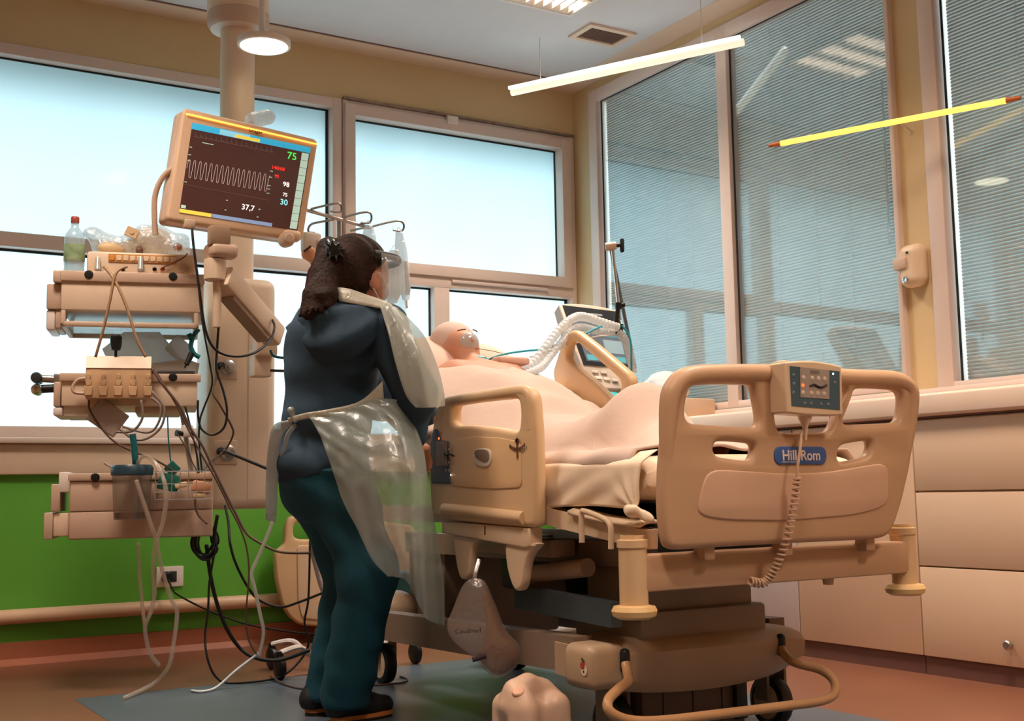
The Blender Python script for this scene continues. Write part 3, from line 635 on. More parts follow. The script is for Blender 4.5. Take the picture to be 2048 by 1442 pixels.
# chassis rails
m = MB(); bar(m, (2.14, 3.1, .30), (2.14, 4.62, .27), .07, .11); m.build('chassis_rail', mat('chassis_brown', '#85705f', .45), bed, smooth=False)
m = MB(); bar(m, (2.95, 3.1, .30), (2.95, 4.62, .27), .07, .11); m.build('chassis_rail', mat('chassis_brown', '#85705f', .45), bed, smooth=False)
m = MB(); bar(m, (2.16, 2.95, .43), (2.16, 3.50, .45), .04, .075); m.build('lift_arm', mat('blue_grey_steel', '#454f55', .35, metal=.2), bed, smooth=False)
m = MB(); bar(m, (2.92, 3.4, .43), (2.92, 4.1, .46), .04, .075); m.build('lift_arm', mat('blue_grey_steel', '#454f55'), bed, smooth=False)
MB().rb2((2.2, 3.5, .42), (2.95, 3.58, .50), .01).build('lift_yoke', M_BEDD, bed)
m = MB(); bar(m, (2.30, 2.95, .60), (2.30, 4.6, .60), .05, .08); m.build('under_beam', M_BEDD, bed, smooth=False)
m = MB(); bar(m, (2.85, 2.95, .60), (2.85, 4.6, .60), .05, .08); m.build('under_beam', M_BEDD, bed, smooth=False)
m = MB().rb2((2.16, 3.3, .585), (2.26, 3.8, .645), .01).cyl((2.2, 3.15, .56), (2.2, 3.5, .52), .03, n=12); m.build('actuator', M_HOOD, bed)
MB().rb2((2.35, 3.45, .44), (2.75, 3.95, .57), .02).build('motor_box', M_BLACK, bed)
for xx in (2.24, 2.9):
    f_ = Field(.03); f_.cone((xx, 4.62, .30), (xx, 4.90, .27), .10, .085).build('wheel_hood', M_HOOD, bed, .012)
for xx, yy in ((2.24, 4.74), (2.9, 4.74), (2.24, 3.09), (2.9, 3.09)):
    w = MB().lathe((xx-.028, yy, .085), [(.048, .006), (.066, 0), (.081, .006), (.085, .02), (.085, .036), (.081, .05), (.066, .056), (.048, .05)], 28, (1, 0, 0)).build('wheel', M_BLACK, bed)
    MB().lathe((xx-.031, yy, .085), [(0, 0), (.03, .001), (.062, .006), (.062, .056), (.03, .061), (0, .062)], 24, (1, 0, 0)).build('hub', M_BEDL, w)
    MB().b2((xx-.045, yy-.03, .09), (xx-.034, yy+.03, .24)).b2((xx+.034, yy-.03, .09), (xx+.045, yy+.03, .24)).build('fork', M_BEDD, w, smooth=False)

# mattress with fitted sheet
mt = thing('mattress', 'mattress wrapped in a cream sheet tied in a knot at the foot', 'mattress', (2.575, 3.7, .75))
mm = MB()
def mring(y, zb, zt, x0=2.12, x1=3.03):
    P = []; cz = (zb+zt)/2; hx = (x1-x0)/2; cx = (x0+x1)/2; hz = (zt-zb)/2
    for i in range(28):
        a_ = 2*math.pi*i/28; c_, s_ = math.cos(a_), math.sin(a_); P.append((cx+hx*math.copysign(abs(c_)**.35, c_), y, cz+hz*math.copysign(abs(s_)**.45, s_)))
    return P
prof = [(2.735, .80, .86), (2.75, .775, .885), (2.80, .765, .905), (3.2, .762, .908), (3.6, .762, .91), (3.78, .77, .93), (3.95, .84, 1.0), (4.3, 1.03, 1.18), (4.6, 1.19, 1.33), (4.64, 1.22, 1.32)]
mm.grid([mring(*q) for q in prof], True); mm.raw(mring(*prof[0]), [tuple(range(28))]); mm.raw(mring(*prof[-1]), [tuple(range(27, -1, -1))])
mm.build('mattress_core', M_SHEET, mt)
KN = onx(2.075, 1272, 1024)
G = []
for i in range(61):
    y = 3.32-.60*i/60; row = []
    for j in range(19):
        v = j/18; zt_ = .912-.004*math.sin(y*9); zb_ = .735+.02*math.cos((y-3.0)*4)
        z = zt_+(zb_-zt_)*v; x = 2.155-.055*min(1, v*5)-.008*math.sin(v*3.1)
        dy, dz = y-KN.y, z-KN.z; r_ = math.hypot(dy, dz); an = math.atan2(dz, dy)
        pull = math.exp(-(r_/.13)**2); x -= .018*pull+.007*math.cos(an*13)*math.exp(-(r_/.12)**2)*min(1, r_/.03)
        x -= .006*math.sin((y*1.0+z*2.6)*30)*v*(1-pull)*.8
        yy = y+(KN.y-y)*.35*pull*v; z2 = z+(KN.z-z)*.4*pull*v
        row.append((x, yy, z2))
    G.append(row)
sh = MB().grid(G).build('side_drape', M_SHEET, mt, angle=None); solid(sh, .003)
kf = Field(.012); kf.ell(KN+Vector((-.012, 0, 0)), (.02, .026, .017)).ell(KN+Vector((-.02, -.014, .008)), (.014, .017, .013)).ell(KN+Vector((-.016, .016, .010)), (.012, .014, .012)).ell(KN+Vector((.0, -.045, -.012)), (.010, .038, .016), R=Matrix.Rotation(.3, 3, 'X'))
kf.build('knot', M_SHEET, mt, .005)
# keypad remote hooked over the footboard
RY = FY-.085
cr = [ony(RY, *q) for q in ((1580, 728), (1693, 734), (1678, 829), (1562, 822))]
ux = ((cr[1]-cr[0])+(cr[2]-cr[3])).normalized(); uz = ((cr[0]-cr[3])+(cr[1]-cr[2])); uz = (uz-ux*uz.dot(ux)).normalized(); nn = ux.cross(uz)
rc = sum(cr, Vector())/4; RW = ((cr[1]-cr[0]).length+(cr[2]-cr[3]).length)/4; RH = ((cr[0]-cr[3]).length+(cr[1]-cr[2]).length)/4
rem = thing('bed_remote', 'beige keypad remote with a coiled cord hooked over the footboard', 'remote', rc)
RR = Matrix((ux, uz, nn)).transposed()
def rl(u, v, w=0.): return rc+ux*(u*RW)+uz*(v*RH)+nn*w
G = []
for i in range(13):
    u = -1+2*i/12; bow = .010*(1-u*u)
    G.append([rl(u, -1, 0)-uz*bow*.5, rl(u, 1, 0)+uz*bow, rl(u, 1, -.075)+uz*bow*.6, rl(u, -1, -.075)-uz*bow*.3])
mb_ = MB().grid(G, True); mb_.raw(G[0], [(0, 1, 2, 3)]); mb_.raw(G[-1], [(3, 2, 1, 0)])
ro = mb_.build('casing', M_BEDL, rem); bv = ro.modifiers.new('round', 'BEVEL'); bv.width = .006; bv.segments = 3; bv.limit_method = 'ANGLE'; bv.angle_limit = .7
fc = MB().prism([rl(-.82, -.72, -.001), rl(.86, -.80, -.001), rl(.90, .78, -.001), rl(-.84, .86, -.001)], nn*.0025).build('face', mat('remote_blue', '#3f5a66', .4), rem, smooth=False)
MB().prism([rl(-.52, -.36, .0015), rl(.48, -.38, .0015), rl(.52, .80, .0015), rl(-.50, .84, .0015)], nn*.0015).build('key_field', mat('remote_field', '#a39489', .5), fc, smooth=False)
M_RK = mat('remote_key', '#cdbdae', .4)
for v in (.42, -.18):
    for u in (-.40, -.10, .12, .34):
        MB().lathe(rl(u+(v-.42)*.07, v, .003), [(.0075, 0), (.0075, .001), (.004, .0025), (0, .003)], 12, nn).build('key', M_RK, fc)
for u in (-.38, -.14, .2, .45): MB().lathe(rl(u, -.60, .0015), [(.006, 0), (.004, .0015), (0, .002)], 10, nn).build('key', mat('remote_key_dim', '#6d7378', .5), fc)
for u, v in ((-.72, .5), (-.72, .15), (-.74, -.2), (.72, .3)): MB().lathe(rl(u, v, .0015), [(.006, 0), (.004, .0015), (0, .002)], 10, nn).build('key', mat('remote_key_dim', '#6d7378', .5), fc)
MB().lathe(rl(-.43, .12, .003), [(.005, 0), (.004, .002), (0, .003)], 10, nn).build('led', glow('red_led', '#ff4a1c', 4.), fc)
MB().lathe(rl(.66, .66, .0015), [(.003, 0), (.002, .002), (0, .002)], 8, nn).build('led', glow('white_led2', '#ffffff', 4.), fc)
MB().tube([rl(u, v, .004) for u, v in ((-.2, .10), (-.05, .17), (.08, .10), (.22, .08), (.40, .20))], .0035, 6, 4).build('bed_pictogram', M_BLACK, fc)
MB().prism([rl(-.16, .62, .003), rl(.16, .62, .003), rl(.16, .74, .003), rl(-.16, .74, .003)], nn*.001).build('logo_bar', mat('logo_bar', '#7d7068', .5), fc, smooth=False)
MB().tube([rl(-.5, 1.02, -.05), rl(-.5, 1.05, -.085), rl(-.5, .9, -.13), rl(-.5, .6, -.135)], .012, 8, 4).build('hook', M_BEDL, rem)
MB().tube([rl(.5, 1.02, -.05), rl(.5, 1.05, -.085), rl(.5, .9, -.13), rl(.5, .6, -.135)], .012, 8, 4).build('hook', M_BEDL, rem)
MB().lathe(rl(-.12, -1.02, -.03), [(.022, 0), (.02, .012), (.010, .03), (.006, .055), (.004, .075)], 14, -uz).build('strain_relief', M_BEDL, rem)
pts = [ony(y, *q) for y, q in ((2.57, (1603, 868)), (2.555, (1600, 900)), (2.55, (1595, 935)), (2.55, (1594, 960)))]
M_CORD = mat('cord_tan', '#c4a084', .45)
cm = MB().tube(pts, .0045, 8, 5)
axis = catmull([ony(y, *q) for y, q in ((2.55, (1594, 955)), (2.56, (1590, 1000)), (2.56, (1580, 1050)), (2.58, (1566, 1100)), (2.60, (1548, 1140)), (2.62, (1528, 1165)), (2.63, (1500, 1163)))], 40)
hx = []; k_ = len(axis); turns = 27
for i, p in enumerate(axis):
    T = (axis[min(i+1, k_-1)]-axis[max(i-1, 0)]).normalized(); A = T.cross(Vector((0, 1, 0))).normalized(); B_ = T.cross(A); th = 2*math.pi*turns*i/k_
    rr = .009+.003*i/k_; hx.append(p+A*rr*math.cos(th)+B_*rr*math.sin(th))
cm.sweep(hx, .0035, 6); cm.build('coiled_cord', M_CORD, rem)

# ================================================================== CEILING PENDANT WITH SHELVES
PX, PYY = 1.85, 5.55
pend = thing('ceiling_pendant', 'tall cream ceiling pendant column carrying shelves, drawer and monitor arm', 'pendant', (PX, PYY, ZC))
zcol = ony(PYY, 480, 78).z
MB().lathe((PX, PYY, 0), [(.15, ZC-.001), (.15, ZC-.05), (.13, ZC-.06)], 36).build('ceiling_plate', M_PEND, pend)
MB().lathe((PX, PYY, 0), [(.125, ZC-.05), (.140, ZC-.13), (.150, ZC-.18), (.152, ZC-.285), (.150, ZC-.29)], 36).build('canopy', M_PEND, pend)
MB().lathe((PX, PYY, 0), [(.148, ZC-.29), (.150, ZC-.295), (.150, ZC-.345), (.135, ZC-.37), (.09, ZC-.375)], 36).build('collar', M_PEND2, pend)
MB().cyl((PX-.003, PYY, ZC-.36), (PX-.003, PYY, 1.70), .083, n=36).build('column_tube', M_PEND, pend)
col = MB().rb2((PX-.165, PYY-.12, .745), (PX+.165, PYY+.12, 1.84), .05, 4).build('service_column', M_PEND, pend)
MB().b2((PX+.02, PYY-.1215, .78), (PX+.023, PYY-.119, 1.79)).build('column_seam', M_PEND2, col, smooth=False)
for z in (1.36, .99):
    p = ony(PYY-.125, 452, 735 if z > 1.2 else 905); pl = MB().rb2((p.x-.055, PYY-.128, p.z-.055), (p.x+.055, PYY-.118, p.z+.055), .004).build('gas_outlet_plate', M_PEND2, col)
    MB().lathe((p.x+.01, PYY-.128, p.z), [(.034, 0), (.036, .006), (.026, .012), (.024, .024), (.012, .026), (.012, .04), (0, .04)], 20, (0, -1, 0)).build('gas_outlet', M_METAL, pl)
    MB().lathe((p.x-.03, PYY-.128, p.z+.005), [(.018, 0), (.018, .02), (.010, .022), (.010, .045), (0, .046)], 14, (0, -1, 0)).build('gas_plug', M_DARK, pl)
# shelves: rotated frame
e1 = Vector((.961, -.276, 0)); e2 = Vector((.276, .961, 0)); e3 = Vector((0, 0, 1)); SR = Matrix((e1, e2, e3)).transposed()
A0 = at(125, 582, 5.0); AX0 = Vector((A0.x, A0.y, 0))
def sh_(u, v, z): return AX0+e1*u+e2*v+Vector((0, 0, z))
def spx(px, py):  # on the shelf front plane
    q = ray(px, py); t_ = AX0.dot(e2)/(q.dot(e2)); p = at(px, py, t_); return (p-AX0).dot(e1), p.z
def sbox(m, u0, u1, v0, v1, z0, z1, r=.006):
    return m.rbox(sh_((u0+u1)/2, (v0+v1)/2, (z0+z1)/2), (u1-u0, v1-v0, z1-z0), r, 2, SR)
DEPTH = .40
def knobs(parent, pts, v=-.012):
    for px_, py_ in pts:
        u, z = spx(px_, py_); MB().lathe(sh_(u, v+.006, z), [(.018, 0), (.018, .008), (.014, .012), (0, .013)], 14, -e2).build('knob', M_BLACK, parent)
def U(px_, py_): return spx(px_, py_)[0]
def Zs(px_, py_): return spx(px_, py_)[1]
# top shelf
u0, u1 = U(123, 545), U(408, 550); zt = Zs(125, 541); zl = Zs(125, 562); zb = Zs(126, 619); zlow = Zs(126, 652)
s1 = sbox(MB(), u0, u1, 0, DEPTH, zb, zt-.004).build('shelf', M_PEND, pend); tag(s1, 'top shelf with rail and open frame under it')
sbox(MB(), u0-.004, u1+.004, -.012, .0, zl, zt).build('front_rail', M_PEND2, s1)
knobs(s1, [(178, 550), (346, 554)])
m = MB(); sbox(m, u0, u1-.02, 0, .025, zlow, zlow+.022); sbox(m, u0, u0+.02, .0, DEPTH, zlow, zlow+.022); sbox(m, u1-.04, u1-.02, .0, DEPTH, zlow, zlow+.022); sbox(m, u0, u1-.02, DEPTH-.02, DEPTH, zlow, zlow+.022)
for uu in (u0, u1-.04):
    for vv in (.0, DEPTH-.02): sbox(m, uu, uu+.02, vv, vv+.02, zlow, zb)
m.build('under_frame', M_PEND2, s1)
sbox(MB(), u0+.02, u1-.04, .02, DEPTH-.02, zlow+.018, zlow+.026).build('under_tray', M_FILM, s1)
uA = U(90, 600)
m = MB(); sbox(m, U(105, 545), u0, .02, .30, Zs(105, 562), Zs(105, 538)); m.build('end_bracket', M_PEND2, s1)
sbox(MB(), uA, u0-.002, .05, .35, Zs(95, 614), Zs(95, 563)).build('end_clamp', M_PEND2, s1)
sbox(MB(), uA, uA+.035, .06, .30, Zs(95, 655), Zs(95, 616)).build('end_plate', M_WHITE, s1)
sbox(MB(), U(107, 640), U(120, 640), .06, .30, Zs(107, 652), Zs(107, 612)).build('end_post', M_PEND2, s1)
# middle shelf
u0, u1 = U(121, 748), U(400, 748); zt = Zs(125, 746); zl = Zs(125, 763); zb = Zs(125, 812)
s2 = sbox(MB(), u0+.005, u1-.01, 0, DEPTH, zb, zt-.004).build('shelf', M_PEND, pend); tag(s2, 'middle shelf behind the cable hub')
sbox(MB(), u0-.004, u1+.004, -.012, .0, zl, zt).build('front_rail', M_PEND2, s2); knobs(s2, [(346, 755)])
sbox(MB(), U(105, 800), u0, .03, .33, Zs(105, 812), Zs(105, 762)).build('end_clamp', M_PEND2, s2); sbox(MB(), U(105, 800), U(126, 800), .03, .33, Zs(105, 830), Zs(105, 814)).build('end_plate', M_WHITE, s2)
sbox(MB(), U(126, 820), U(190, 820), .02, .3, Zs(126, 832), zb+.004).build('under_drawer', M_WHITE, s2); sbox(MB(), U(270, 820), U(360, 820), .02, .3, Zs(300, 826), zb+.004).build('under_drawer', M_PEND2, s2)
m = MB(); m.cyl(sh_(U(72, 752), .1, Zs(72, 752)), sh_(U(108, 752), .1, Zs(108, 754)), .016, n=16); sbox(m, U(104, 752), u0, .06, .16, Zs(104, 766), Zs(104, 744)); m.build('push_handle', M_METAL, s2)
for yy in (752, 776): MB().lathe(sh_(U(69, yy), .05, Zs(69, yy)), [(.0, -.004), (.02, 0), (.023, .01), (.023, .10), (.02, .11), (0, .112)], 16, e2).build('handle_knob', M_CHROME if yy > 760 else M_DARK, s2)
MB().cyl(sh_(U(74, 774), .1, Zs(74, 774)), sh_(U(108, 772), .1, Zs(108, 772)), .018, n=14).build('handle_bar', M_BLACK, s2)
# bottom drawer unit
u0, u1 = U(138, 1000), U(426, 1000); zt = Zs(138, 947); zb = Zs(139, 1080); zm = Zs(139, 1024)
s3 = sbox(MB(), u0, u1, 0, DEPTH, zb, zt-.004).build('drawer_unit', M_PEND2, pend); tag(s3, 'bottom drawer unit holding the suction jar and wire basket')
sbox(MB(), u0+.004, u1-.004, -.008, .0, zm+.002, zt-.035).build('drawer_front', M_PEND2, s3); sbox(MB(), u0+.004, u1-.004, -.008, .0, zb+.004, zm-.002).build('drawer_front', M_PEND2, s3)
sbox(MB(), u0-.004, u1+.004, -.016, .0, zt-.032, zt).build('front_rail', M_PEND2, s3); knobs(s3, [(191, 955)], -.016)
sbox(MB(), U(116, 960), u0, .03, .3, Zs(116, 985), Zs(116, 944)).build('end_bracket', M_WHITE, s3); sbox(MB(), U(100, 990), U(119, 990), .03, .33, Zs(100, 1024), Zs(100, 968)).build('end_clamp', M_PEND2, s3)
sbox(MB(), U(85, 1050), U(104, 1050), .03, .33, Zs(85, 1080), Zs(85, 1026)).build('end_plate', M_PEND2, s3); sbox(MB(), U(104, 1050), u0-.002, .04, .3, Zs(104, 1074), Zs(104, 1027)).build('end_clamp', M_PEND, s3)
# slim pole with clamp rising between the shelves
pa, pb = at(364, 822, 5.12), at(383, 945, 5.12)
pole = MB().cyl(pa, pb, .011, n=14).build('rack_pole', M_METAL, pend); MB().rbox(at(374, 862, 5.10), (.045, .045, .05), .008).build('pole_clamp', M_WHITE, pole); MB().cyl(at(366, 868, 5.08), at(352, 866, 5.06), .01, .014, n=12).build('clamp_screw', M_BLACK, pole)
# monitor arm: bracket on the column, sloping box arm, joint post
MY = 4.90
m = MB().rbox(at(528, 690, 5.38), (.10, .10, .11), .015).rbox(at(520, 726, 5.40), (.085, .09, .13), .01); ab = m.build('arm_bracket', M_PEND, pend)
a, b = at(545, 668, 5.28), at(452, 560, 4.98)
arm = MB(); d_ = (b-a); yv = d_.normalized(); xv = yv.cross(Vector((0, 0, 1))).normalized(); zv = xv.cross(yv)
arm.rbox((a+b)/2, (.085, d_.length+.06, .10), .015, 2, Matrix((xv, yv, zv)).transposed()); ar = arm.build('spring_arm', M_PEND, pend)
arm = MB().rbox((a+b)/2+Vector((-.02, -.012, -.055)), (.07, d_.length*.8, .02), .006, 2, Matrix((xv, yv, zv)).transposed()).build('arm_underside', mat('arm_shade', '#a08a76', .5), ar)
for s in (.05, .95): MB().lathe(a.lerp(b, s)-xv*.0+Vector((0, 0, .0))-e2*.045, [(.012, 0), (.012, .008), (0, .009)], 12, -e2).build('arm_bolt', M_DARK, ar)
jc = at(430, 540, 4.95)
jp = MB().lathe((jc.x, jc.y, 0), [(.04, at(430, 562, 4.95).z), (.045, at(430, 560, 4.95).z), (.045, at(430, 520, 4.95).z), (.03, at(430, 517, 4.95).z)], 24).build('joint_post', M_PEND, pend)
MB().cyl((jc.x+.01, jc.y, at(430, 562, 4.95).z), (jc.x+.01, jc.y, at(430, 656, 4.95).z), .017, n=18).build('hand_post', M_PEND, jp)
hj = MB().rbox(at(446, 503, 4.95), (.115, .075, .06), .02, 3).cyl(at(424, 503, 4.93), at(424, 503, 5.0), .035, n=18).build('tilt_joint', M_PEND2, pend); MB().rbox(at(438, 473, 4.94), (.09, .05, .085), .012).build('tilt_plate', mat('joint_brown', '#a98f78', .4, metal=.2), hj)

# ================================================================== PATIENT MONITOR
cs = [ony(MY, *q) for q in ((384.4, 246), (621, 295.6), (593.6, 461.8), (357.8, 425))]
mc = sum(cs, Vector())/4; ux = ((cs[1]-cs[0])+(cs[2]-cs[3])).normalized(); vz = (cs[0]-cs[3])+(cs[1]-cs[2]); vz = (vz-ux*vz.dot(ux)).normalized(); mn = ux.cross(vz)
SW = ((cs[1]-cs[0]).length+(cs[2]-cs[3]).length)/4; SH = ((cs[0]-cs[3]).length+(cs[1]-cs[2]).length)/4
mon = thing('patient_monitor', 'tilted patient monitor on an arm showing waveform and vital numbers', 'monitor', mc)
MR = Matrix((ux, vz, mn)).transposed()
def ml(u, v, w=0.): # exact photo quad, bilinear
    s_, t_ = (u+1)/2, (v+1)/2; return (cs[3]*(1-s_)+cs[2]*s_)*(1-t_)+(cs[0]*(1-s_)+cs[1]*s_)*t_+mn*w
ho = [ony(MY, *q) for q in ((366, 214), (637, 279), (606, 482), (332, 441))]
hc2 = [(Vector((q-mc)).dot(ux), Vector((q-mc)).dot(vz)) for q in ho]
M_MON = mat('monitor_beige', '#dcbc9c', .4, var=.03)
hs = panel('housing', hc2, [], (mc-mn*.035, ux, vz, mn), .075, .014, M_MON, mon, 1)
tk = [(a_*.985-.012, b_) for a_, b_ in hc2]; panel('back_shell', tk, [], (mc-mn*.085, ux, vz, mn), .07, .02, M_PEND2, mon, 1)
scr = MB().prism([ml(-1, -1, .001), ml(1, -1, .001), ml(1, 1, .001), ml(-1, 1, .001)], mn*.003).build('screen', mat('screen_dark', '#4a302c', .22, emit='#3c211e', estr=.55, spec=.5), mon, smooth=False)
def quad(name, u0, v0, u1, v1, m, parent=None, w=.0045): return MB().prism([ml(u0, v0, w), ml(u1, v0, w), ml(u1, v1, w), ml(u0, v1, w)], mn*.0008).build(name, m, parent or scr, smooth=False)
g_blue = glow('screen_blue', '#2f9fc4', .8); g_lb = glow('screen_lightblue', '#7fc0d4', .8); g_yel = glow('screen_yellow', '#d8c24c', .8); g_gry = glow('screen_grey', '#a9c4b4', .75); g_bl2 = glow('screen_slate', '#7d92b4', .75)
g_line = glow('screen_trace', '#a08e84', .8); g_wht = glow('screen_white', '#f6f2ee', 1.1); g_red = glow('screen_red', '#f0302a', 1.0); g_grn = glow('screen_green', '#46e05a', 1.0); g_cyn = glow('screen_cyan', '#8fe6f0', 1.0); g_dim = glow('screen_dim', '#6a5a50', .7)
quad('header_bar', -1, .86, 1, 1, g_blue); quad('header_tab', -.55, .865, -.05, .985, g_lb, w=.0055); quad('alarm_tab', -.30, .865, .12, .94, g_yel, w=.0065)
quad('footer_bar', -1, -1, -.48, -.92, g_yel); quad('footer_bar', -.47, -1, .55, -.92, g_bl2)
for i in range(10): quad('menu_button', .862, -.97+i*.182, .985, -.97+i*.182+.172, g_gry)
wv = [ml(-.985+1.36*i/299, -.02+.205*math.tanh(2.2*math.sin(2*math.pi*i/299*15.1)), .0055) for i in range(300)]
MB().sweep(wv, .0011, 4).build('waveform', g_line, scr)
rnd = random.Random(3); ec = []
for i in range(160):
    ph = (i % 10); y_ = .70+(.11 if ph == 3 else (.03 if ph in (6, 7) else 0))+rnd.uniform(-.01, .01); ec.append(ml(-.95+1.33*i/159, y_, .0055))
MB().sweep(ec, .0005, 4).build('waveform', g_dim, scr)
MB().sweep([ml(-.98+1.4*i/20, -.38-.03*i/20, .0055) for i in range(21)], .0005, 4).build('baseline', g_dim, scr)
def mtext(nm, s_, u, v, size, m): lettering(nm, s_, size, (ml(u, v, .0055), ux, vz, mn), m, scr, bold=.0002)
mtext('heart_rate', '75', .70, .70, .046, g_grn); mtext('pressure', '140/68', .50, .36, .022, g_red); mtext('mean_pressure', '95', .50, .17, .02, g_red)
mtext('saturation', '98', .68, .02, .030, g_wht); mtext('pulse', '75', .69, -.22, .022, g_wht); mtext('breath_rate', '30', .69, -.40, .036, g_cyn); mtext('temperature', '37,7', .10, -.66, .034, g_wht)
for u, v in ((-.28, -.58), (-.28, -.80), (.28, -.66), (.27, -.84)): quad('tick_mark', u, v, u+.03, v+.02, g_gry)
for v in (.26, .12, -.08, -.16, -.26): quad('scale_mark', .37, v, .42, v+.015, g_gry)
for v in (.45, .15, -.33, .28): quad('scale_mark', -.99, v, -.95, v+.015, g_gry)
quad('corner_icon', -.985, -.90, -.91, -.83, g_gry); quad('title_bar', -.80, .60, -.62, .615, g_gry)
a, b = ony(MY-.0045, 372, 228), ony(MY-.0045, 634, 289)
MB().sweep([(a+mn*.004), (b+mn*.004)], .0032, 6).build('alarm_light', glow('amber_alarm', '#ffb84a', 2.2), mon)
p = ony(MY-.005, 511, 263.5); lettering('brand_lettering', 'Dräger', .021, (p+mn*.004, ux, vz, mn), M_BLACK, mon, bold=.0003)
p = ony(MY-.02, 574, 479); MB().lathe(p, [(.032, -.03), (.034, .0), (.032, .012), (.022, .016), (.021, .03), (.017, .034), (0, .034)], 24, mn).build('dial', M_PEND2, mon)
MB().rbox(ony(MY, 583, 472), (.08, .05, .055), .02, 3, MR).build('dial_mount', M_MON, mon)
p = ony(MY-.006, 369, 443); MB().lathe(p, [(.01, 0), (.01, .004), (0, .005)], 12, mn).build('power_button', mat('green_button', '#6a9a3c', .4), mon)
MB().rbox(ony(MY, 378, 449), (.05, .04, .03), .008, 2, MR).build('cable_port', M_PEND2, mon)
p = ony(MY+.1, 527, 235); f_ = Field(.02); f_.cone(p+Vector((-.05, .0, -.02)), p+Vector((.02, 0, .005)), .036, .034).build('rear_handle', M_FILM, mon, .008)
# hose arching behind the monitor
tag(MB().tube([at(*q, 5.05) for q in ((348, 336), (330, 349), (316, 372), (309, 400), (309, 440), (311, 470))], .012, 10, 6).build('hose', M_PEND2), 'beige hose arching down behind the left edge of the monitor', 'hose')

# ================================================================== THINGS ON THE SHELVES
ztop = Zs(125, 541)
# water bottle
bp_ = sh_(U(145, 540), .07, ztop)
bt = thing('water_bottle', 'clear plastic water bottle with green label and red cap on the top shelf', 'bottle', bp_)
bh = .245
MB().lathe(bp_, [(.035, .0), (.041, .004), (.042, .02), (.040, .028), (.042, .036), (.042, .15), (.038, .17), (.022, .192), (.016, .20), (.0155, .222)], 28).build('bottle_body', film('bottle_plastic', '#cfe3ea', .55, .1, .15), bt)
MB().lathe(bp_, [(.0, .004), (.038, .005), (.039, .13), (0, .131)], 20).build('water', film('water_tint', '#dff0f6', .75, .05, .05), bt)
MB().lathe(bp_, [(.0428, .052), (.0432, .054), (.0432, .122), (.0428, .124)], 28).build('label', mat('green_label', '#8aa27c', .5, var=.3, scale=30), bt)
MB().lathe(bp_, [(.017, .219), (.0175, .223), (.0175, .243), (.015, .247), (0, .247)], 20).build('cap', mat('bottle_cap', '#a04a3c', .4), bt)
# syringe driver / amplifier box
ua, ub = U(172, 540), U(392, 540)
dev = thing('amplifier_module', 'flat beige medical module with a row of icon keys on the top shelf', 'module', sh_((ua+ub)/2, .15, ztop))
zt2 = Zs(300, 503)
sbox(MB(), ua, ub, .03, .33, ztop, zt2, .012).build('casing', M_PEND, dev)
MB().rbox(sh_((U(216, 512)+U(353, 517))/2, .028, (Zs(216, 520)+Zs(216, 506))/2), (U(353, 517)-U(216, 512), .006, .036), .002, 1, SR).build('key_strip', mat('amber_strip', '#c98f55', .5), dev)
for i in range(10):
    u = U(216, 512)+.016+i*(U(353, 517)-U(216, 512)-.03)/9; MB().rbox(sh_(u, .024, Zs(216, 513)), (.022, .005, .022), .002, 1, SR).build('icon_key', mat('icon_key', '#e9cfae', .5) if i else mat('icon_key_amber', '#e0953f', .5), dev)
for px_, rr, mm_ in ((195, .012, M_METAL), (280, .012, M_METAL), (309, .009, M_BLACK), (325, .010, mat('port_red', '#a8604c', .5)), (245, .009, M_BLACK), (373, .022, M_PEND2)):
    MB().lathe(sh_(U(px_, 535), .03, Zs(px_, 536)), [(rr, 0), (rr, .006), (rr*.6, .008), (rr*.6, .003), (0, .003)], 16, -e2).build('port', mm_, dev)
for px_ in (195, 281): MB().cyl(sh_(U(px_, 520), .02, Zs(px_, 514)), sh_(U(px_, 540), .0, Zs(px_, 540)), .010, .012, n=12).build('connector', film('connector_clear', '#cfd4d2', .2), dev)
MB().tube([sh_(U(x, y), .018, Zs(x, y)) for x, y in ((376, 505), (365, 515), (345, 525), (326, 533))], .003, 6, 5).build('patch_cable', mat('rust_cable', '#8a4630', .5), dev)
# clear bag with a breathing bag inside
bg = thing('plastic_bag', 'crumpled clear plastic bag holding a breathing balloon on the module', 'bag', sh_(U(280, 500), .18, zt2))
def wob(V, X, Y, Z): return V+.006*np.sin(X*60+Y*31)*np.sin(Z*70+X*20)
F = Field(.03); zz = zt2
def q_(x, y, v=.18): return sh_(U(x, y), v, Zs(x, y))
F.ell(q_(300, 466), (.11, .08, .078)).ell(q_(225, 478), (.10, .07, .055)).ell(q_(352, 474), (.065, .06, .06)).cone(q_(195, 460), q_(174, 447), .024, .026).cone(q_(205, 470), q_(185, 456), .034, .024)
F.build('bag_film', M_FILM, bg, .009, wob)
F = Field(.02); F.ell(q_(305, 466), (.082, .06, .066)).cone(q_(262, 474), q_(240, 482), .03, .022); F.build('balloon', mat('balloon_cream', '#e9d6bc', .4), bg, .008)
MB().rbox(q_(262, 455, .10), (.055, .006, .045), .003, 1, SR @ Matrix.Rotation(.4, 3, 'Y')).lathe(q_(262, 454, .097), [(.010, 0), (.010, .004), (0, .004)], 10, -e2).build('tag', mat('paper_tag', '#d8bb97', .7), bg)
MB().ball(q_(277, 490, .12), .016).build('valve', mat('valve_brown', '#6a4a3a', .5), bg)
MB().ball(q_(355, 481, .14), (.022, .02, .018)).build('fitting', mat('fitting_red', '#a0604a', .5), bg)
F = Field(.02); F.ell(q_(220, 485, .13), (.06, .03, .03)); F.build('mask', mat('mask_cream', '#d9bb8f', .4), bg, .008)
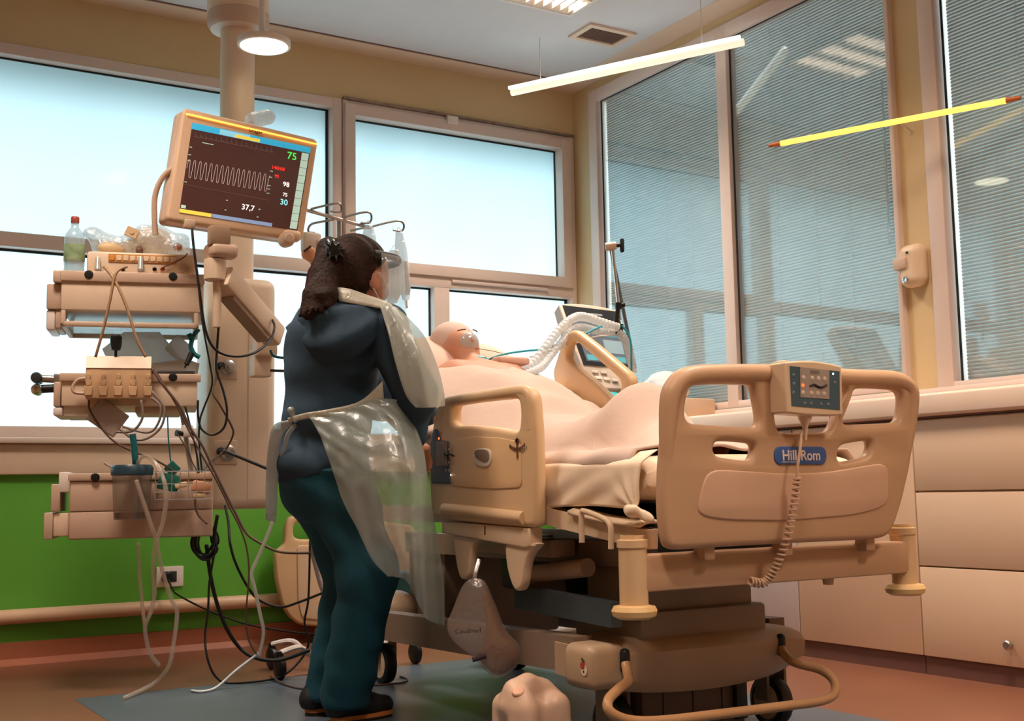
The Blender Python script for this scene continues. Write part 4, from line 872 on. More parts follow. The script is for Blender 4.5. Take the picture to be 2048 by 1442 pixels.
# cable hub clamped in front of the middle shelf
hub = thing('cable_hub', 'beige connector box with moulded plug sockets on the middle shelf', 'hub', sh_(U(238, 800), -.05, Zs(238, 800)))
hu0, hu1, hz0, hz1, hzm = U(174, 760), U(303, 760), Zs(174, 800), Zs(174, 714), Zs(174, 739)
sbox(MB(), hu0, hu1, -.085, -.015, hz0, hzm, .006).build('casing', mat('hub_tan', '#cda982', .42), hub)
MB().prism([sh_(hu0, -.088, hzm-.002), sh_(hu0, -.05, hz1), sh_(hu0, -.018, hz1), sh_(hu0, -.018, hzm-.002)], e1*(hu1-hu0)).build('lid', M_PEND, hub, smooth=False)
for i in range(5):
    u = hu0+.012+i*(hu1-hu0-.024)/4; m = MB()
    for w_, a_, b_ in ((.010, .45, .62), (.014, .30, .48), (.020, .06, .32)): m.rbox(sh_(u, -.088, hz0+(hzm-hz0)*(a_+b_)/2*1.3), (w_*2*.8, .012, (hzm-hz0)*(b_-a_)*1.25), .003, 1, SR)
    m.build('plug_socket', mat('hub_tan', '#cda982'), hub)
p = sh_(U(233, 700), -.05, 0); MB().lathe((p.x, p.y, hz1-.004), [(.006, 0), (.006, .025), (.018, .03), (.023, .05), (.024, .085), (.018, .092), (0, .093)], 18).build('clamp_knob', M_BLACK, hub)
MB().tube([sh_(U(x, y), -.05, Zs(x, y)) for x, y in ((173, 759), (158, 762), (148, 775), (152, 787), (174, 789))], .007, 8, 5).build('side_grip', M_PEND2, hub)
tag(MB().rbox(sh_(U(215, 835), -.02, Zs(215, 835)), (.14, .02, .11), .004, 1, SR @ Matrix.Rotation(.62, 3, 'Y')).build('paper_pouch', mat('grey_pouch', '#a9998c', .6, var=.15, bump=.3)), 'crumpled grey paper pouch hanging below the cable hub', 'pouch')
# sheets / carton on the middle shelf
zmid = Zs(125, 746)
ct = thing('carton', 'pale tilted cardboard carton standing behind the cable hub', 'carton', sh_(U(285, 745), .2, zmid))
MB().prism([sh_(U(*q), .14, max(Zs(*q), zmid+.001)) for q in ((200, 690), (245, 655), (318, 655), (368, 716), (372, 737), (300, 745), (225, 745))], e2*.12).build('carton_board', film('carton_white', '#e4e8e8', .12, .5, .02), ct, smooth=False)
MB().rbox(sh_(U(360, 690), .16, Zs(360, 690)), (.10, .08, .08), .004, 1, SR @ Matrix.Rotation(.7, 3, 'Y')).build('carton_flap', film('carton_white', '#e4e8e8'), ct)
MB().prism([sh_(U(*q), .10, max(Zs(*q), zmid+.001)) for q in ((302, 722), (372, 712), (400, 722), (396, 738), (302, 745))], e2*.15).build('carton_fold', film('carton_cream', '#e8ddd0', .1, .5, .02), ct, smooth=False)
tag(sbox(MB(), U(300, 740), U(390, 740), .01, .09, zmid, zmid+.016).build('tray', M_DARK), 'low dark tray lying on the right of the middle shelf', 'tray')
tag(MB().tube([sh_(U(x, y), .05, Zs(x, y)) for x, y in ((398, 655), (388, 668), (382, 690), (390, 706), (400, 712))], .010, 8, 6).tube([sh_(U(x, y), .05, Zs(x, y)) for x, y in ((385, 668), (376, 672))], .014, 8, 4).build('teal_connector', M_TEAL), 'teal plastic connector hooked beside the carton', 'connector')
tag(MB().cyl(sh_(U(384, 705), .03, Zs(384, 705)), sh_(U(373, 728), .02, Zs(373, 728)), .014, .011, n=12).cyl(sh_(U(373, 728), .02, Zs(373, 728)), sh_(U(369, 735), .02, Zs(369, 735)), .004, n=8).build('probe', M_BLACK), 'small black probe leaning at the end of the middle shelf', 'probe')
# suction jar
zd = Zs(138, 947); jz0, jz1 = Zs(268, 1038), Zs(268, 942); jc = sh_(U(266, 990), -.115, 0); JR = (U(308, 990)-U(228, 990))/2
jar = thing('suction_jar', 'clear suction jar with a dark teal lid on the front of the drawer unit', 'jar', (jc.x, jc.y, jz0))
MB().lathe((jc.x, jc.y, 0), [(JR*.86, jz0), (JR*.88, jz0+.004), (JR, jz1), (JR, jz1+.005)], 30).build('jar_body', film('jar_plastic', '#9a8a7c', .6, .1, .12), jar)
MB().lathe((jc.x, jc.y, 0), [(0, jz0+.004), (JR*.84, jz0+.005), (JR*.86, jz0+.03), (0, jz0+.031)], 24).build('jar_liquid', mat('jar_fluid', '#5a3a2e', .3), jar)
ld_ = MB().lathe((jc.x, jc.y, 0), [(JR*1.0, jz1-.02), (JR*1.05, jz1-.018), (JR*1.06, jz1+.01), (JR*.95, jz1+.022), (0, jz1+.024)], 30).build('lid', mat('lid_navy', '#27414e', .35), jar)
MB().tube([(jc.x+.01, jc.y, jz1+.02), at(271, 925, 4.86), at(268, 890, 4.86), at(265, 868, 4.86)], .013, 10, 5).build('vacuum_hose', M_TEAL, ld_)
MB().tube([at(*q, 4.86) for q in ((232, 938), (218, 932), (208, 926))], .004, 6, 4).build('bail', M_CHROME, ld_)
# wire basket with packets
bk = thing('wire_basket', 'chrome wire basket on the front of the drawer unit', 'basket', sh_(U(378, 1000), -.08, Zs(378, 1000)))
bu0, bu1 = U(312, 960), U(424, 960); bz = [Zs(370, y) for y in (944, 968, 984, 998)]
m = MB()
for z, r_ in zip(bz, (.0028, .002, .002, .002)):
    m.tube([sh_(bu0, -.012, z), sh_(bu0, -.15, z), sh_(bu1, -.15, z), sh_(bu1, -.012, z)], r_, 6, 1)
for i in range(8):
    u = bu0+(bu1-bu0)*i/7; m.cyl(sh_(u, -.15, bz[0]), sh_(u, -.15, bz[-1]), .0018, n=6); m.cyl(sh_(u, -.15, bz[-1]), sh_(u, -.012, bz[-1]), .0018, n=6)
m.build('wires', M_CHROME, bk)
def bq(x, y, v=-.08): return sh_(U(x, y), v, Zs(x, y))
tag(MB().rbox(bq(402, 975), (.08, .07, .05), .012, 2, SR @ Matrix.Rotation(.2, 3, 'Y')).build('gauze_packet', mat('packet_peach', '#dc9a74', .5, var=.15)), 'peach coloured packet at the right end of the wire basket', 'packet')
tag(MB().rbox(bq(362, 971), (.05, .05, .022), .006, 2, SR @ Matrix.Rotation(-.2, 3, 'Y')).build('gauze_packet', mat('packet_cream', '#e9c9a0', .5)), 'small cream packet lying in the middle of the wire basket', 'packet')
tag(MB().rbox(bq(398, 992, -.09), (.05, .05, .02), .006, 2, SR).build('gauze_roll', mat('packet_cream2', '#e3c28f', .5)), 'cream roll at the bottom of the wire basket', 'roll')
tag(MB().rbox(bq(338, 965, -.07), (.085, .04, .07), .008, 2, SR @ Matrix.Rotation(.25, 3, 'Y')).rbox(bq(345, 938, -.07), (.05, .008, .05), .003, 1, SR @ Matrix.Rotation(.8, 3, 'Y')).build('teal_pouch', mat('teal_pouch', '#1f6a5c', .45, var=.2, bump=.3)), 'dark teal folded pouch standing in the wire basket', 'pouch')

# ================================================================== CABLES AND TUBES
def cable(name, label, pts, r, m, d=5.05, n=6, cat='cable', group=None):
    P = [at(q[0], q[1], q[2] if len(q) > 2 else d) for q in pts]
    for p in P: p.z = max(p.z, r+.002)
    return tag(MB().tube(P, r, n, 6).build(name, m, angle=None), label, cat, group)
cable('monitor_cable', 'black cable looping from the monitor under the arm', [(384, 456, 4.85), (388, 500, 4.83), (399, 580, 4.82), (411, 660, 4.83), (432, 700, 4.85), (470, 713, 4.9), (510, 705, 4.98), (540, 680, 5.1), (549, 655, 5.16), (545, 640, 5.2)], .0055, M_CABLE, cat='cable')
cable('post_cable', 'black cable dropping from the arm post into a deep loop', [(437, 656, 4.94), (434, 700), (433, 740), (446, 780), (454, 820), (448, 855), (425, 870), (403, 858), (396, 830), (396, 800)], .005, M_CABLE, 5.0)
cable('column_cable', 'thin black cable crossing the column down to the basket', [(396, 560, 5.02), (404, 640), (420, 730), (424, 770), (408, 815), (400, 840), (398, 880), (404, 945)], .004, M_CABLE, 5.0)
cable('outlet_cable', 'brown cable from the upper gas outlet to the lower one', [(445, 735, 5.3), (425, 780, 5.2), (440, 810, 5.2), (462, 850, 5.25), (466, 870, 5.3), (450, 900, 5.35), (420, 925, 5.2), (402, 945, 5.1)], .0045, M_CABLEB)
cable('module_lead', 'tan lead from the module crossing down to the right of the hub', [(208, 533, 4.93), (229, 560, 4.9), (253, 613, 4.88), (273, 677, 4.87), (292, 714, 4.87)], .006, M_CABLET, group='tan leads')
cable('module_lead', 'tan lead from the module crossing down to the left of the hub', [(254, 533, 4.93), (232, 547, 4.9), (220, 600, 4.88), (207, 657, 4.87), (191, 714, 4.87)], .006, M_CABLET, group='tan leads')
cable('long_lead', 'long tan lead running from the hub across the green wall to the nurse', [(303, 736, 4.9), (327, 771), (360, 814), (380, 855), (405, 892), (428, 940), (450, 985), (469, 1022), (492, 1065), (522, 1087), (561, 1104), (620, 1106)], .0055, M_CABLEB, 4.88)
cable('second_lead', 'thin tan lead running beside the long lead from the basket', [(310, 740, 4.93), (350, 805), (372, 850), (398, 900), (424, 945), (440, 975), (462, 1020), (482, 1060), (494, 1100), (498, 1150), (492, 1230), (497, 1278), (513, 1308)], .004, M_CABLEB, 4.92)
for i, (lab, pts) in enumerate((('innermost grey cable curving under the cable hub', [(282, 800), (285, 835), (266, 861), (233, 864)]), ('middle grey cable curving under the cable hub', [(303, 795), (321, 814), (317, 845), (296, 865), (245, 853)]), ('outermost grey cable curving under the cable hub', [(304, 783), (328, 814), (324, 850), (300, 874), (270, 879), (240, 858)]))):
    cable('hub_cable', lab, pts, .0055, mat('grey_cable', '#8d8078', .45), 4.88, group='grey hub cables')
cable('pouch_cable', 'brown cable sagging from the hub behind the suction jar', [(178, 800), (182, 825), (220, 876), (262, 901), (300, 915), (334, 933), (350, 945)], .0045, M_CABLEB, 4.95)
cable('basket_lead', 'short brown lead hanging below the wire basket', [(390, 998), (391, 1015), (398, 1032), (415, 1048)], .0045, M_CABLEB, 4.9)
cable('thin_lead', 'thin teal lead hanging straight down into the wire basket', [(335, 830), (337, 880), (341, 920), (344, 950)], .003, M_TEAL, 5.0)
cable('rack_lead', 'dark lead falling beside the slim pole into the basket', [(370, 812), (380, 850), (392, 900), (398, 945)], .004, M_CABLE, 5.05)
cable('rack_lead', 'brown lead running from the pole clamp into the basket', [(355, 868), (372, 895), (385, 925), (396, 945)], .003, M_CABLEB, 5.05)
cp_ = [(at(410, 1085, 5.12)+Vector((.045*math.cos(t)*(1+.25*math.sin(k*2.1)), .02*math.sin(k), .062*math.sin(t)*(1+.2*math.cos(k*1.7))))) for k in range(6) for t in [2*math.pi*i/16 for i in range(16)]]
cb_ = MB().sweep(catmull(cp_, 2), .005, 6).tube([at(*q, 5.12) for q in ((435, 1030), (430, 1060), (425, 1100))], .008, 8, 4)
tag(cb_.build('cable_coil', M_CABLE, angle=None), 'coiled bundle of black cable hanging under the drawer unit', 'cable')
cable('thick_cable', 'thick black cable falling from the coil to the stand base', [(413, 1090, 5.12), (421, 1151, 5.15), (434, 1207, 5.18), (454, 1258, 5.2), (480, 1296, 5.22), (512, 1316, 5.2), (560, 1320, 5.2), (620, 1300, 5.2)], .009, M_CABLE)
cable('floor_loop', 'thin black cable making a wide loop over the floor', [(431, 1095, 5.12), (419, 1164, 5.12), (416, 1222, 5.1), (410, 1273, 5.08), (416, 1321, 5.05), (432, 1354, 5.1), (458, 1366, 5.13), (535, 1360, 5.17), (574, 1346, 5.25), (606, 1313, 5.3), (617, 1283, 5.3), (609, 1245, 5.3), (617, 1194, 5.3), (620, 1080, 5.3)], .005, M_CABLE)
cable('wall_swag', 'black cable swagging from the drawer unit across the leaning headboard', [(450, 1012, 5.45), (457, 1045, 5.35), (460, 1085, 5.28), (472, 1128, 5.3), (497, 1176, 5.4), (520, 1201, 5.45), (561, 1214, 5.45), (599, 1204, 5.4), (645, 1186, 5.3)], .006, M_CABLE)
pc = cable('mains_cable', 'black power cord running from the wall plug behind the bed', [(337, 1160, 6.22), (345, 1178, 6.2), (356, 1190, 6.15), (408, 1217, 6.1), (459, 1237, 6.1), (510, 1252, 6.1), (600, 1266, 6.1), (700, 1272, 6.0)], .005, M_CABLE)
MB().cyl(PLUG, PLUG+Vector((0, .045, 0)), .024, .026, n=16).build('plug', M_BLACK, pc)
cable('floor_wire', 'thin dark wire lying on the floor behind the shoes', [(540, 1352, 5.25), (575, 1375, 5.05), (620, 1385, 4.95), (700, 1380, 5.0), (790, 1372, 5.05), (815, 1362, 5.15), (800, 1355, 5.25)], .004, M_CABLEB)
cable('drain_tube', 'clear tube hanging from the suction jar down to the floor', [(272, 960, 4.72), (280, 984, 4.72), (302, 1050, 4.73), (312, 1080, 4.75), (323, 1135, 4.8), (341, 1195, 4.82), (353, 1220, 4.85), (353, 1245, 4.88), (345, 1300, 4.95), (336, 1335, 5.0), (307, 1367, 5.02), (248, 1400, 4.78)], .0085, M_CLEARTUBE, cat='tube', n=8)
cable('drain_tube', 'clear tube arching from the jar lid and doubling back above the floor', [(273, 938, 4.85), (280, 918, 4.84), (293, 913, 4.82), (315, 932, 4.78), (332, 980, 4.75), (327, 1040, 4.75), (312, 1085, 4.78), (306, 1135, 4.8), (309, 1185, 4.82), (302, 1222, 4.85), (290, 1257, 4.9), (300, 1306, 4.95), (318, 1330, 5.0)], .0085, M_CLEARTUBE, cat='tube', n=8)
cable('drain_tube', 'short clear tube hanging alone in front of the green wall left of the socket', [(276, 1085, 4.9), (278, 1130, 4.9), (281, 1175, 4.9), (287, 1232, 4.9), (291, 1265, 4.9)], .0075, M_CLEARTUBE, cat='tube', n=8)
cable('infusion_line', 'white infusion line hanging behind the apron tie to the stand base', [(545, 1043, 4.6), (535, 1070, 4.65), (516, 1115, 4.7), (503, 1146, 4.75), (510, 1180, 4.8), (521, 1232, 4.9), (527, 1265, 4.95), (519, 1310, 5.0)], .007, film('line_white', '#e2dcd2', .3), cat='tube', n=8)
cable('floor_tube', 'white tube curling on the blue floor beside the stand caster', [(518, 1306, 5.1), (505, 1316, 5.1), (472, 1341, 5.05), (434, 1374, 5.0), (405, 1388, 4.92), (383, 1384, 4.95)], .006, mat('tube_white', '#d6e0e4', .3), cat='tube', n=8)
cable('steel_rod', 'dark steel rod reaching from the lower gas outlet behind the nurse', [(447, 901, 5.3), (534, 937, 5.4), (620, 973, 5.5)], .008, M_DARK, cat='rod')
cable('short_rod', 'short brown rod beside the column at the nurse\'s back', [(541, 741, 5.3), (600, 743, 5.3)], .007, M_CABLEB, cat='rod')
cable('teal_lead', 'teal lead curving from the arm bracket behind the nurse', [(541, 700, 5.3), (548, 712, 5.3), (575, 716, 5.3), (610, 712, 5.3)], .006, M_TEAL)

# ================================================================== THE NURSE
nb = at(690, 1400, 4.27); nurse = None
A = lambda x, y, d: np.array(at(x, y, d))
hd_c = A(716, 545, 4.25)
# joints
NK, CH, WA, PE = A(698, 612, 4.27), A(668, 715, 4.29), A(655, 830, 4.30), A(648, 930, 4.30)
SL, SRr = A(640, 650, 4.44), A(772, 655, 4.14)
EL_R, HA_R = A(830, 788, 4.10), A(826, 878, 4.14)
EL_L, HA_L = A(760, 800, 4.52), A(862, 830, 4.50)
HL, HR = A(630, 940, 4.38), A(668, 940, 4.22)
KL, KR = A(702, 1148, 4.38), A(737, 1145, 4.17)
AL, AR = A(655, 1385, 4.42), A(692, 1388, 4.25)
FWD = np.array([.985, .17, 0.]); RSD = np.array([.17, -.985, 0.])
body = Field(.04)
body.ell(hd_c+FWD*.02, (.095, .082, .115)).cone(hd_c+FWD*.045+np.array([0, 0, -.06]), hd_c+FWD*.05+np.array([0, 0, -.085]), .05, .04)
body.cone(hd_c+np.array([-.01, 0, -.07]), NK+np.array([0, 0, -.03]), .052, .06).cone(NK+np.array([0, 0, -.05]), CH, .08, .11).cone(CH, WA, .12, .11).cone(WA, PE, .11, .12)
body.cone(hd_c+FWD*.105+np.array([0, 0, -.005]), hd_c+FWD*.112+np.array([0, 0, -.03]), .012, .016, k=.02)
body.chain([SL, EL_L, HA_L], [.05, .04, .03]).chain([SRr, EL_R, HA_R], [.05, .04, .028]).chain([HL, KL, AL], [.08, .06, .04]).chain([HR, KR, AR], [.08, .06, .04])
ear = hd_c+FWD*.012+RSD*.086+np.array([0, 0, -.042])
body.ell(ear, (.026, .013, .038), k=.010)
def hand(F, base, fwd, up, side, s=1.):
    palm = base+fwd*.045; F.ell(palm, (.045, .04, .022), k=.015)
    for i, (o, l) in enumerate(((-.028, .062), (-.010, .072), (.010, .068), (.027, .052))):
        a = palm+side*o+fwd*.03; b = a+fwd*l*.55-up*.008; c = b+fwd*l*.3-up*l*.45; F.chain([a, b, c], [.0095, .0085, .0075], k=.006)
    a = palm-side*.03*s-fwd*.01; F.chain([a, a-side*.028*s+fwd*.025, a-side*.03*s+fwd*.05-up*.012], [.011, .010, .008], k=.008)
hand(body, HA_R, np.array([.62, .35, -.70]), np.array([.65, .3, .70]), np.array([.55, -.8, .0]))
hand(body, HA_L, np.array([.9, -.2, -.38]), np.array([.37, 0, .93]), np.array([.2, .95, .0]), -1)
nurse = body.build('person', M_SKIN, None, .0085)
tag(nurse, 'nurse in dark jacket, teal trousers and plastic apron leaning over the bed', 'person')
# trousers
M_TROU = mat('teal_trousers', '#0b4656', .8, var=.15, scale=5, bump=.5, bscale=9)
tr = Field(.05)
tr.ell(PE+np.array([-.006, 0, -.01]), (.132, .168, .14)).chain([HL, KL+FWD*.0, AL], [.125, .092, .085]).chain([HR, KR, AR], [.13, .098, .092]).ell(PE+np.array([-.050, 0, -.08]), (.100, .152, .12))
def foldf(amp, fx, fz):
    def f(V, X, Y, Z): return V+amp*np.sin(Z*fz+X*fx+2*np.sin(Y*9))*np.sin(X*17+Y*13+Z*7)
    return f
def cut_trou(V, X, Y, Z): return np.maximum(np.maximum(foldf(.005, 20, 45)(V, X, Y, Z), .052-Z), Z-PE[2]+.015)
tr.build('trousers', M_TROU, nurse, .011, cut_trou)
# jacket with hood
M_JACK = mat('dark_jacket', '#2b4254', .85, var=.2, scale=4, bump=.4, bscale=11)
jk = Field(.05)
jk.ell(CH+np.array([.0, 0, .02]), (.165, .225, .20)).cone(CH+np.array([0, 0, .05]), WA, .155, .145).ell(WA+np.array([0, 0, .0]), (.155, .185, .13)).ell(PE+np.array([-.012, 0, .0]), (.170, .205, .14))
jk.chain([SL, EL_L, HA_L+(EL_L-HA_L)*.12], [.085, .066, .05]).chain([SRr, EL_R, HA_R+(EL_R-HA_R)*.12], [.082, .068, .05])
jk.cone(NK+np.array([0, 0, .0]), NK+np.array([0, 0, -.07]), .075, .10)
# hood bunched behind the neck
def cut_j(V, X, Y, Z): return np.maximum(foldf(.006, 13, 33)(V, X, Y, Z), float(A(600, 955, 4.3)[2])-Z+.03*np.sin(X*12))
jko = jk.build('jacket', M_JACK, nurse, .011, cut_j)
def crv(pts, n):
    c = catmull([at(*q) for q in pts], 10); return [c[int(round(i*(len(c)-1)/(n-1)))] for i in range(n)]
ht = crv([(592, 640, 4.30), (612, 622, 4.20), (650, 612, 4.13), (700, 608, 4.11), (740, 606, 4.11), (770, 612, 4.16)], 31)
hb_ = crv([(574, 655, 4.36), (598, 700, 4.22), (640, 724, 4.12), (690, 722, 4.07), (738, 690, 4.06), (778, 640, 4.10)], 31)
G = []
for i in range(31):
    row = []
    for j in range(17):
        v = j/16; p = ht[i].lerp(hb_[i], v); e_ = math.sin(math.pi*min(1, max(0, i/30)))**.5
        row.append(p-CF*(e_*(.055*math.sin(math.pi*v**.8)**.7+.012*math.sin(v*9+i*.12)+.010*noise.noise(Vector((i*.25, v*3, 2))))))
    G.append(row)
solid(MB().grid(G).build('hood', M_JACK, jko, angle=None), .012)
# hair: cap plus ponytail
M_HAIR = mat('dark_hair', '#2e1c13', .68, var=.3, scale=22, bump=.5, bscale=80, spec=.2)
hr = Field(.035)
hr.ell(hd_c+np.array([-.012, 0, .022]), (.118, .102, .115)).ell(hd_c+np.array([-.04, .0, -.03]), (.085, .088, .095)).cone(A(655, 500, 4.24), A(645, 540, 4.25), .03, .042)
rh = random.Random(5)
for i in range(15):
    t_ = i/14; hr.chain([A(655+t_*6, 498, 4.21), A(640+t_*24, 545, 4.17+.02*math.sin(i*2)), A(620+t_*42, 590, 4.12+.02*math.sin(i*3)), A(600+t_*64, 630-t_*14+rh.uniform(-12, 12), 4.08+.02*math.cos(i*2.3))], [.028, .025, .020, .004], k=.017)
def cut_h(V, X, Y, Z):
    cx, cy, cz = hd_c; face = (X-cx)*FWD[0]+(Y-cy)*FWD[1]
    z_ = np.clip((Z-cz+.03)/.09, 0, 1); z_ = z_*z_*(3-2*z_)
    return np.maximum(V+.003*np.sin(Y*120+X*90+np.sin(Z*20)), np.where(face > -.06, face+.004-.088*z_, -1))
hr.build('hair', M_HAIR, nurse, .0075, cut_h)
M_CLIP = mat('black_clip', '#1c2328', .25, coat=.4)
cl = Field(.008)
cl.ell(A(668, 500, 4.15), (.03, .03, .03)).ell(A(660, 488, 4.17), (.022, .025, .022))
for dx, dy in ((-16, -14), (-4, -20), (12, -14), (22, 0), (20, 14), (6, 22), (-10, 18)): cl.cone(A(668, 500, 4.13), A(668+dx, 500+dy, 4.11), .009, .004)
cl.build('hair_clip', M_CLIP, nurse, .005)
# mask strap and mask
M_MASK = mat('white_strap', '#f0e4da', .6)
mk = MB().tube([ear+np.array(q) for q in ((.005, -.016, .028), (.02, -.014, .02), (.04, -.010, -.02), (.055, -.004, -.045))], .0022, 6, 6).tube([ear+np.array(q) for q in ((-.012, -.012, -.028), (-.002, -.014, -.045), (.012, -.010, -.065), (.035, -.002, -.085))], .0022, 6, 6)
mk.build('mask_strap', M_MASK, nurse)
mf = Field(.015); mf.ell(hd_c+FWD*.088+np.array([0, 0, -.055]), (.035, .062, .048)); mf.build('face_mask', M_MASK, nurse, .008)
# face shield: foam band, brow bar and clear visor
G = []
def hdp(ang, r, z): return Vector((hd_c[0]+r*math.cos(ang)*1.04, hd_c[1]+r*math.sin(ang), hd_c[2]+z))
fs = [hdp(math.radians(10+a_), .118+.035*max(0, math.cos(math.radians(a_)))**2, .048) for a_ in range(-95, 100, 12)]
m = MB().sweep(fs, .006, 8, flat=2.2); fsh = m.build('face_shield', mat('shield_band', '#1f2126', .4), nurse)
G = [[hdp(math.radians(10+a_), .135+.03*max(0, math.cos(math.radians(a_)))**2+.01*v, .05-.23*v) for a_ in range(-88, 92, 10)] for v in [i/8 for i in range(9)]]
solid(MB().grid(G).build('visor', film('visor_film', '#dfeef2', .86, .06, .10), fsh), .001)
# shoes
def shoe(ax, ay, d, yaw):
    p = A(ax, ay, d); p[2] = 0.; R = Matrix.Rotation(yaw, 3, 'Z')
    def L(x, y, z): q = R @ Vector((x, y, z)); return np.array([p[0]+q.x, p[1]+q.y, z])
    F = Field(.03); F.cone(L(-.04, 0, .06), L(-.02, 0, .085), .042, .044).cone(L(-.03, 0, .052), L(.08, 0, .052), .042, .042).cone(L(.08, 0, .05), L(.155, 0, .045), .042, .034)
    o = F.build('shoe', mat('black_shoe', '#15181c', .6, bump=.2), nurse, .008, lambda V, X, Y, Z: np.maximum(V, .024-Z))
    for nm, z0, z1, gr, mm_ in (('sole', .0, .013, 1.0, mat('shoe_sole_black', '#1a1714', .6)), ('sole_stripe', .012, .026, 1.02, mat('shoe_sole_orange', '#c9783f', .6))):
        P = []
        for i in range(28):
            a_ = 2*math.pi*i/28; x = .062+.122*gr*math.copysign(abs(math.cos(a_))**.8, math.cos(a_)); y = .044*gr*math.copysign(abs(math.sin(a_))**.8, math.sin(a_)); P.append(Vector(L(x, y, z0)))
        MB().prism(P, (0, 0, z1-z0)).build(nm, mm_, o)
shoe(694, 1400, 4.25, .12); shoe(641, 1400, 4.42, .2)
# plastic apron
M_APR = film('apron_film', '#bcc9c2', .55, .3, .08, .22, 13)
apron = MB()
def curve(pts, n): 
    c = catmull([at(*q) for q in pts], 8); return [c[int(round(i*(len(c)-1)/(n-1)))] for i in range(n)]
n_ = 44
edgeL = curve([(618, 832, 4.10), (640, 870, 4.05), (660, 925, 4.02), (685, 1000, 4.02), (715, 1060, 4.02), (745, 1120, 4.03), (775, 1152, 4.04)], n_)
mid1 = curve([(690, 818, 4.06), (715, 880, 3.98), (735, 940, 3.94), (755, 1010, 3.93), (780, 1080, 3.93), (800, 1125, 3.94), (815, 1165, 3.96)], n_)
mid2 = curve([(752, 798, 4.04), (800, 860, 3.97), (820, 940, 3.92), (830, 1020, 3.92), (838, 1100, 3.92), (845, 1170, 3.93), (850, 1235, 3.95)], n_)
edgeR = curve([(800, 800, 4.06), (842, 880, 4.08), (856, 960, 4.06), (868, 1040, 4.05), (880, 1110, 4.05), (888, 1180, 4.06), (888, 1252, 4.06)], n_)
G = []
for i in range(n_):
    row = []
    c4 = catmull([edgeL[i], mid1[i], mid2[i], edgeR[i]], 14)
    for j, p in enumerate(c4):
        w_ = noise.noise(Vector((p.x*9, p.y*9, p.z*6)))*.012+.006*math.sin(j*.9+i*.16+3*noise.noise(p*5))*min(1, i/10)+.006*math.sin(i*1.3-j*.6)*math.exp(-i/9)+.007*noise.noise(Vector((p.x*26+p.z*10, p.y*26, p.z*20)))
        row.append(p-CF*w_)
    G.append(row)
ap = solid(MB().grid(G).build('apron', M_APR, nurse, angle=None), .0012)
# bib panel running over the right shoulder and arm
n_ = 30
e0 = curve([(760, 612, 4.07), (776, 665, 4.02), (792, 730, 3.99), (812, 790, 3.98), (832, 815, 3.99)], n_)
e1_ = curve([(778, 610, 4.08), (815, 665, 4.01), (840, 730, 3.97), (855, 790, 3.97), (866, 815, 3.99)], n_)
e2_ = curve([(796, 616, 4.12), (846, 668, 4.09), (874, 730, 4.08), (888, 785, 4.06), (890, 812, 4.06)], n_)
G = []
for i in range(n_):
    row = []
    for j, p in enumerate(catmull([e0[i], e1_[i], e2_[i]], 8)): row.append(p-CF*(noise.noise(Vector((p.x*11, p.y*11, p.z*8)))*.01+.004*math.sin(j*1.1+i*.3)))
    G.append(row)
solid(MB().grid(G).build('bib', film('bib_film', '#c9cfc4', .42, .32, .07, .2, 14), ap, angle=None), .0012)
# neck band, waist tie and hanging tie ends
def ribbon(name, top, bot, m, parent, n=24, th=.001):
    a_, b_ = catmull([at(*q) for q in top], 8), catmull([at(*q) for q in bot], 8); k = n
    G = [[(a_[int(i*(len(a_)-1)/(k-1))]).lerp(b_[int(i*(len(b_)-1)/(k-1))], v) for v in (0, .33, .66, 1)] for i in range(k)]
    return solid(MB().grid(G).build(name, m, parent, angle=None), th)
M_BAND = film('band_film', '#dcd9c8', .08, .35, .06, .3, 20)
ribbon('neck_band', [(672, 574, 4.13), (700, 578, 4.11), (735, 590, 4.10), (770, 602, 4.10), (795, 616, 4.14)], [(678, 602, 4.10), (700, 606, 4.08), (735, 612, 4.07), (765, 618, 4.07), (790, 630, 4.11)], M_BAND, ap)
ribbon('waist_tie', [(575, 836, 4.16), (610, 826, 4.10), (660, 818, 4.07), (720, 802, 4.05), (765, 762, 4.05)], [(578, 846, 4.16), (612, 838, 4.10), (662, 832, 4.07), (725, 820, 4.05), (768, 800, 4.05)], M_BAND, ap)
M_TIE = film('tie_film', '#aeb8b6', .25, .3, .08, .3, 20)
ribbon('tie_end', [(580, 840, 4.16), (550, 848, 4.17), (538, 880, 4.18), (532, 950, 4.2), (531, 1040, 4.2)], [(586, 850, 4.16), (568, 866, 4.17), (560, 890, 4.18), (557, 950, 4.2), (552, 1045, 4.2)], M_TIE, ap)
ribbon('tie_end', [(590, 846, 4.15), (572, 866, 4.15), (566, 890, 4.16), (560, 912, 4.17)], [(594, 852, 4.15), (580, 872, 4.15), (574, 895, 4.16), (566, 914, 4.17)], M_TIE, ap)
kn = Field(.01); kn.ell(A(582, 820, 4.15), (.014, .014, .012)).cone(A(585, 828, 4.15), A(590, 842, 4.14), .010, .008); kn.build('tie_knot', M_TIE, ap, .005)

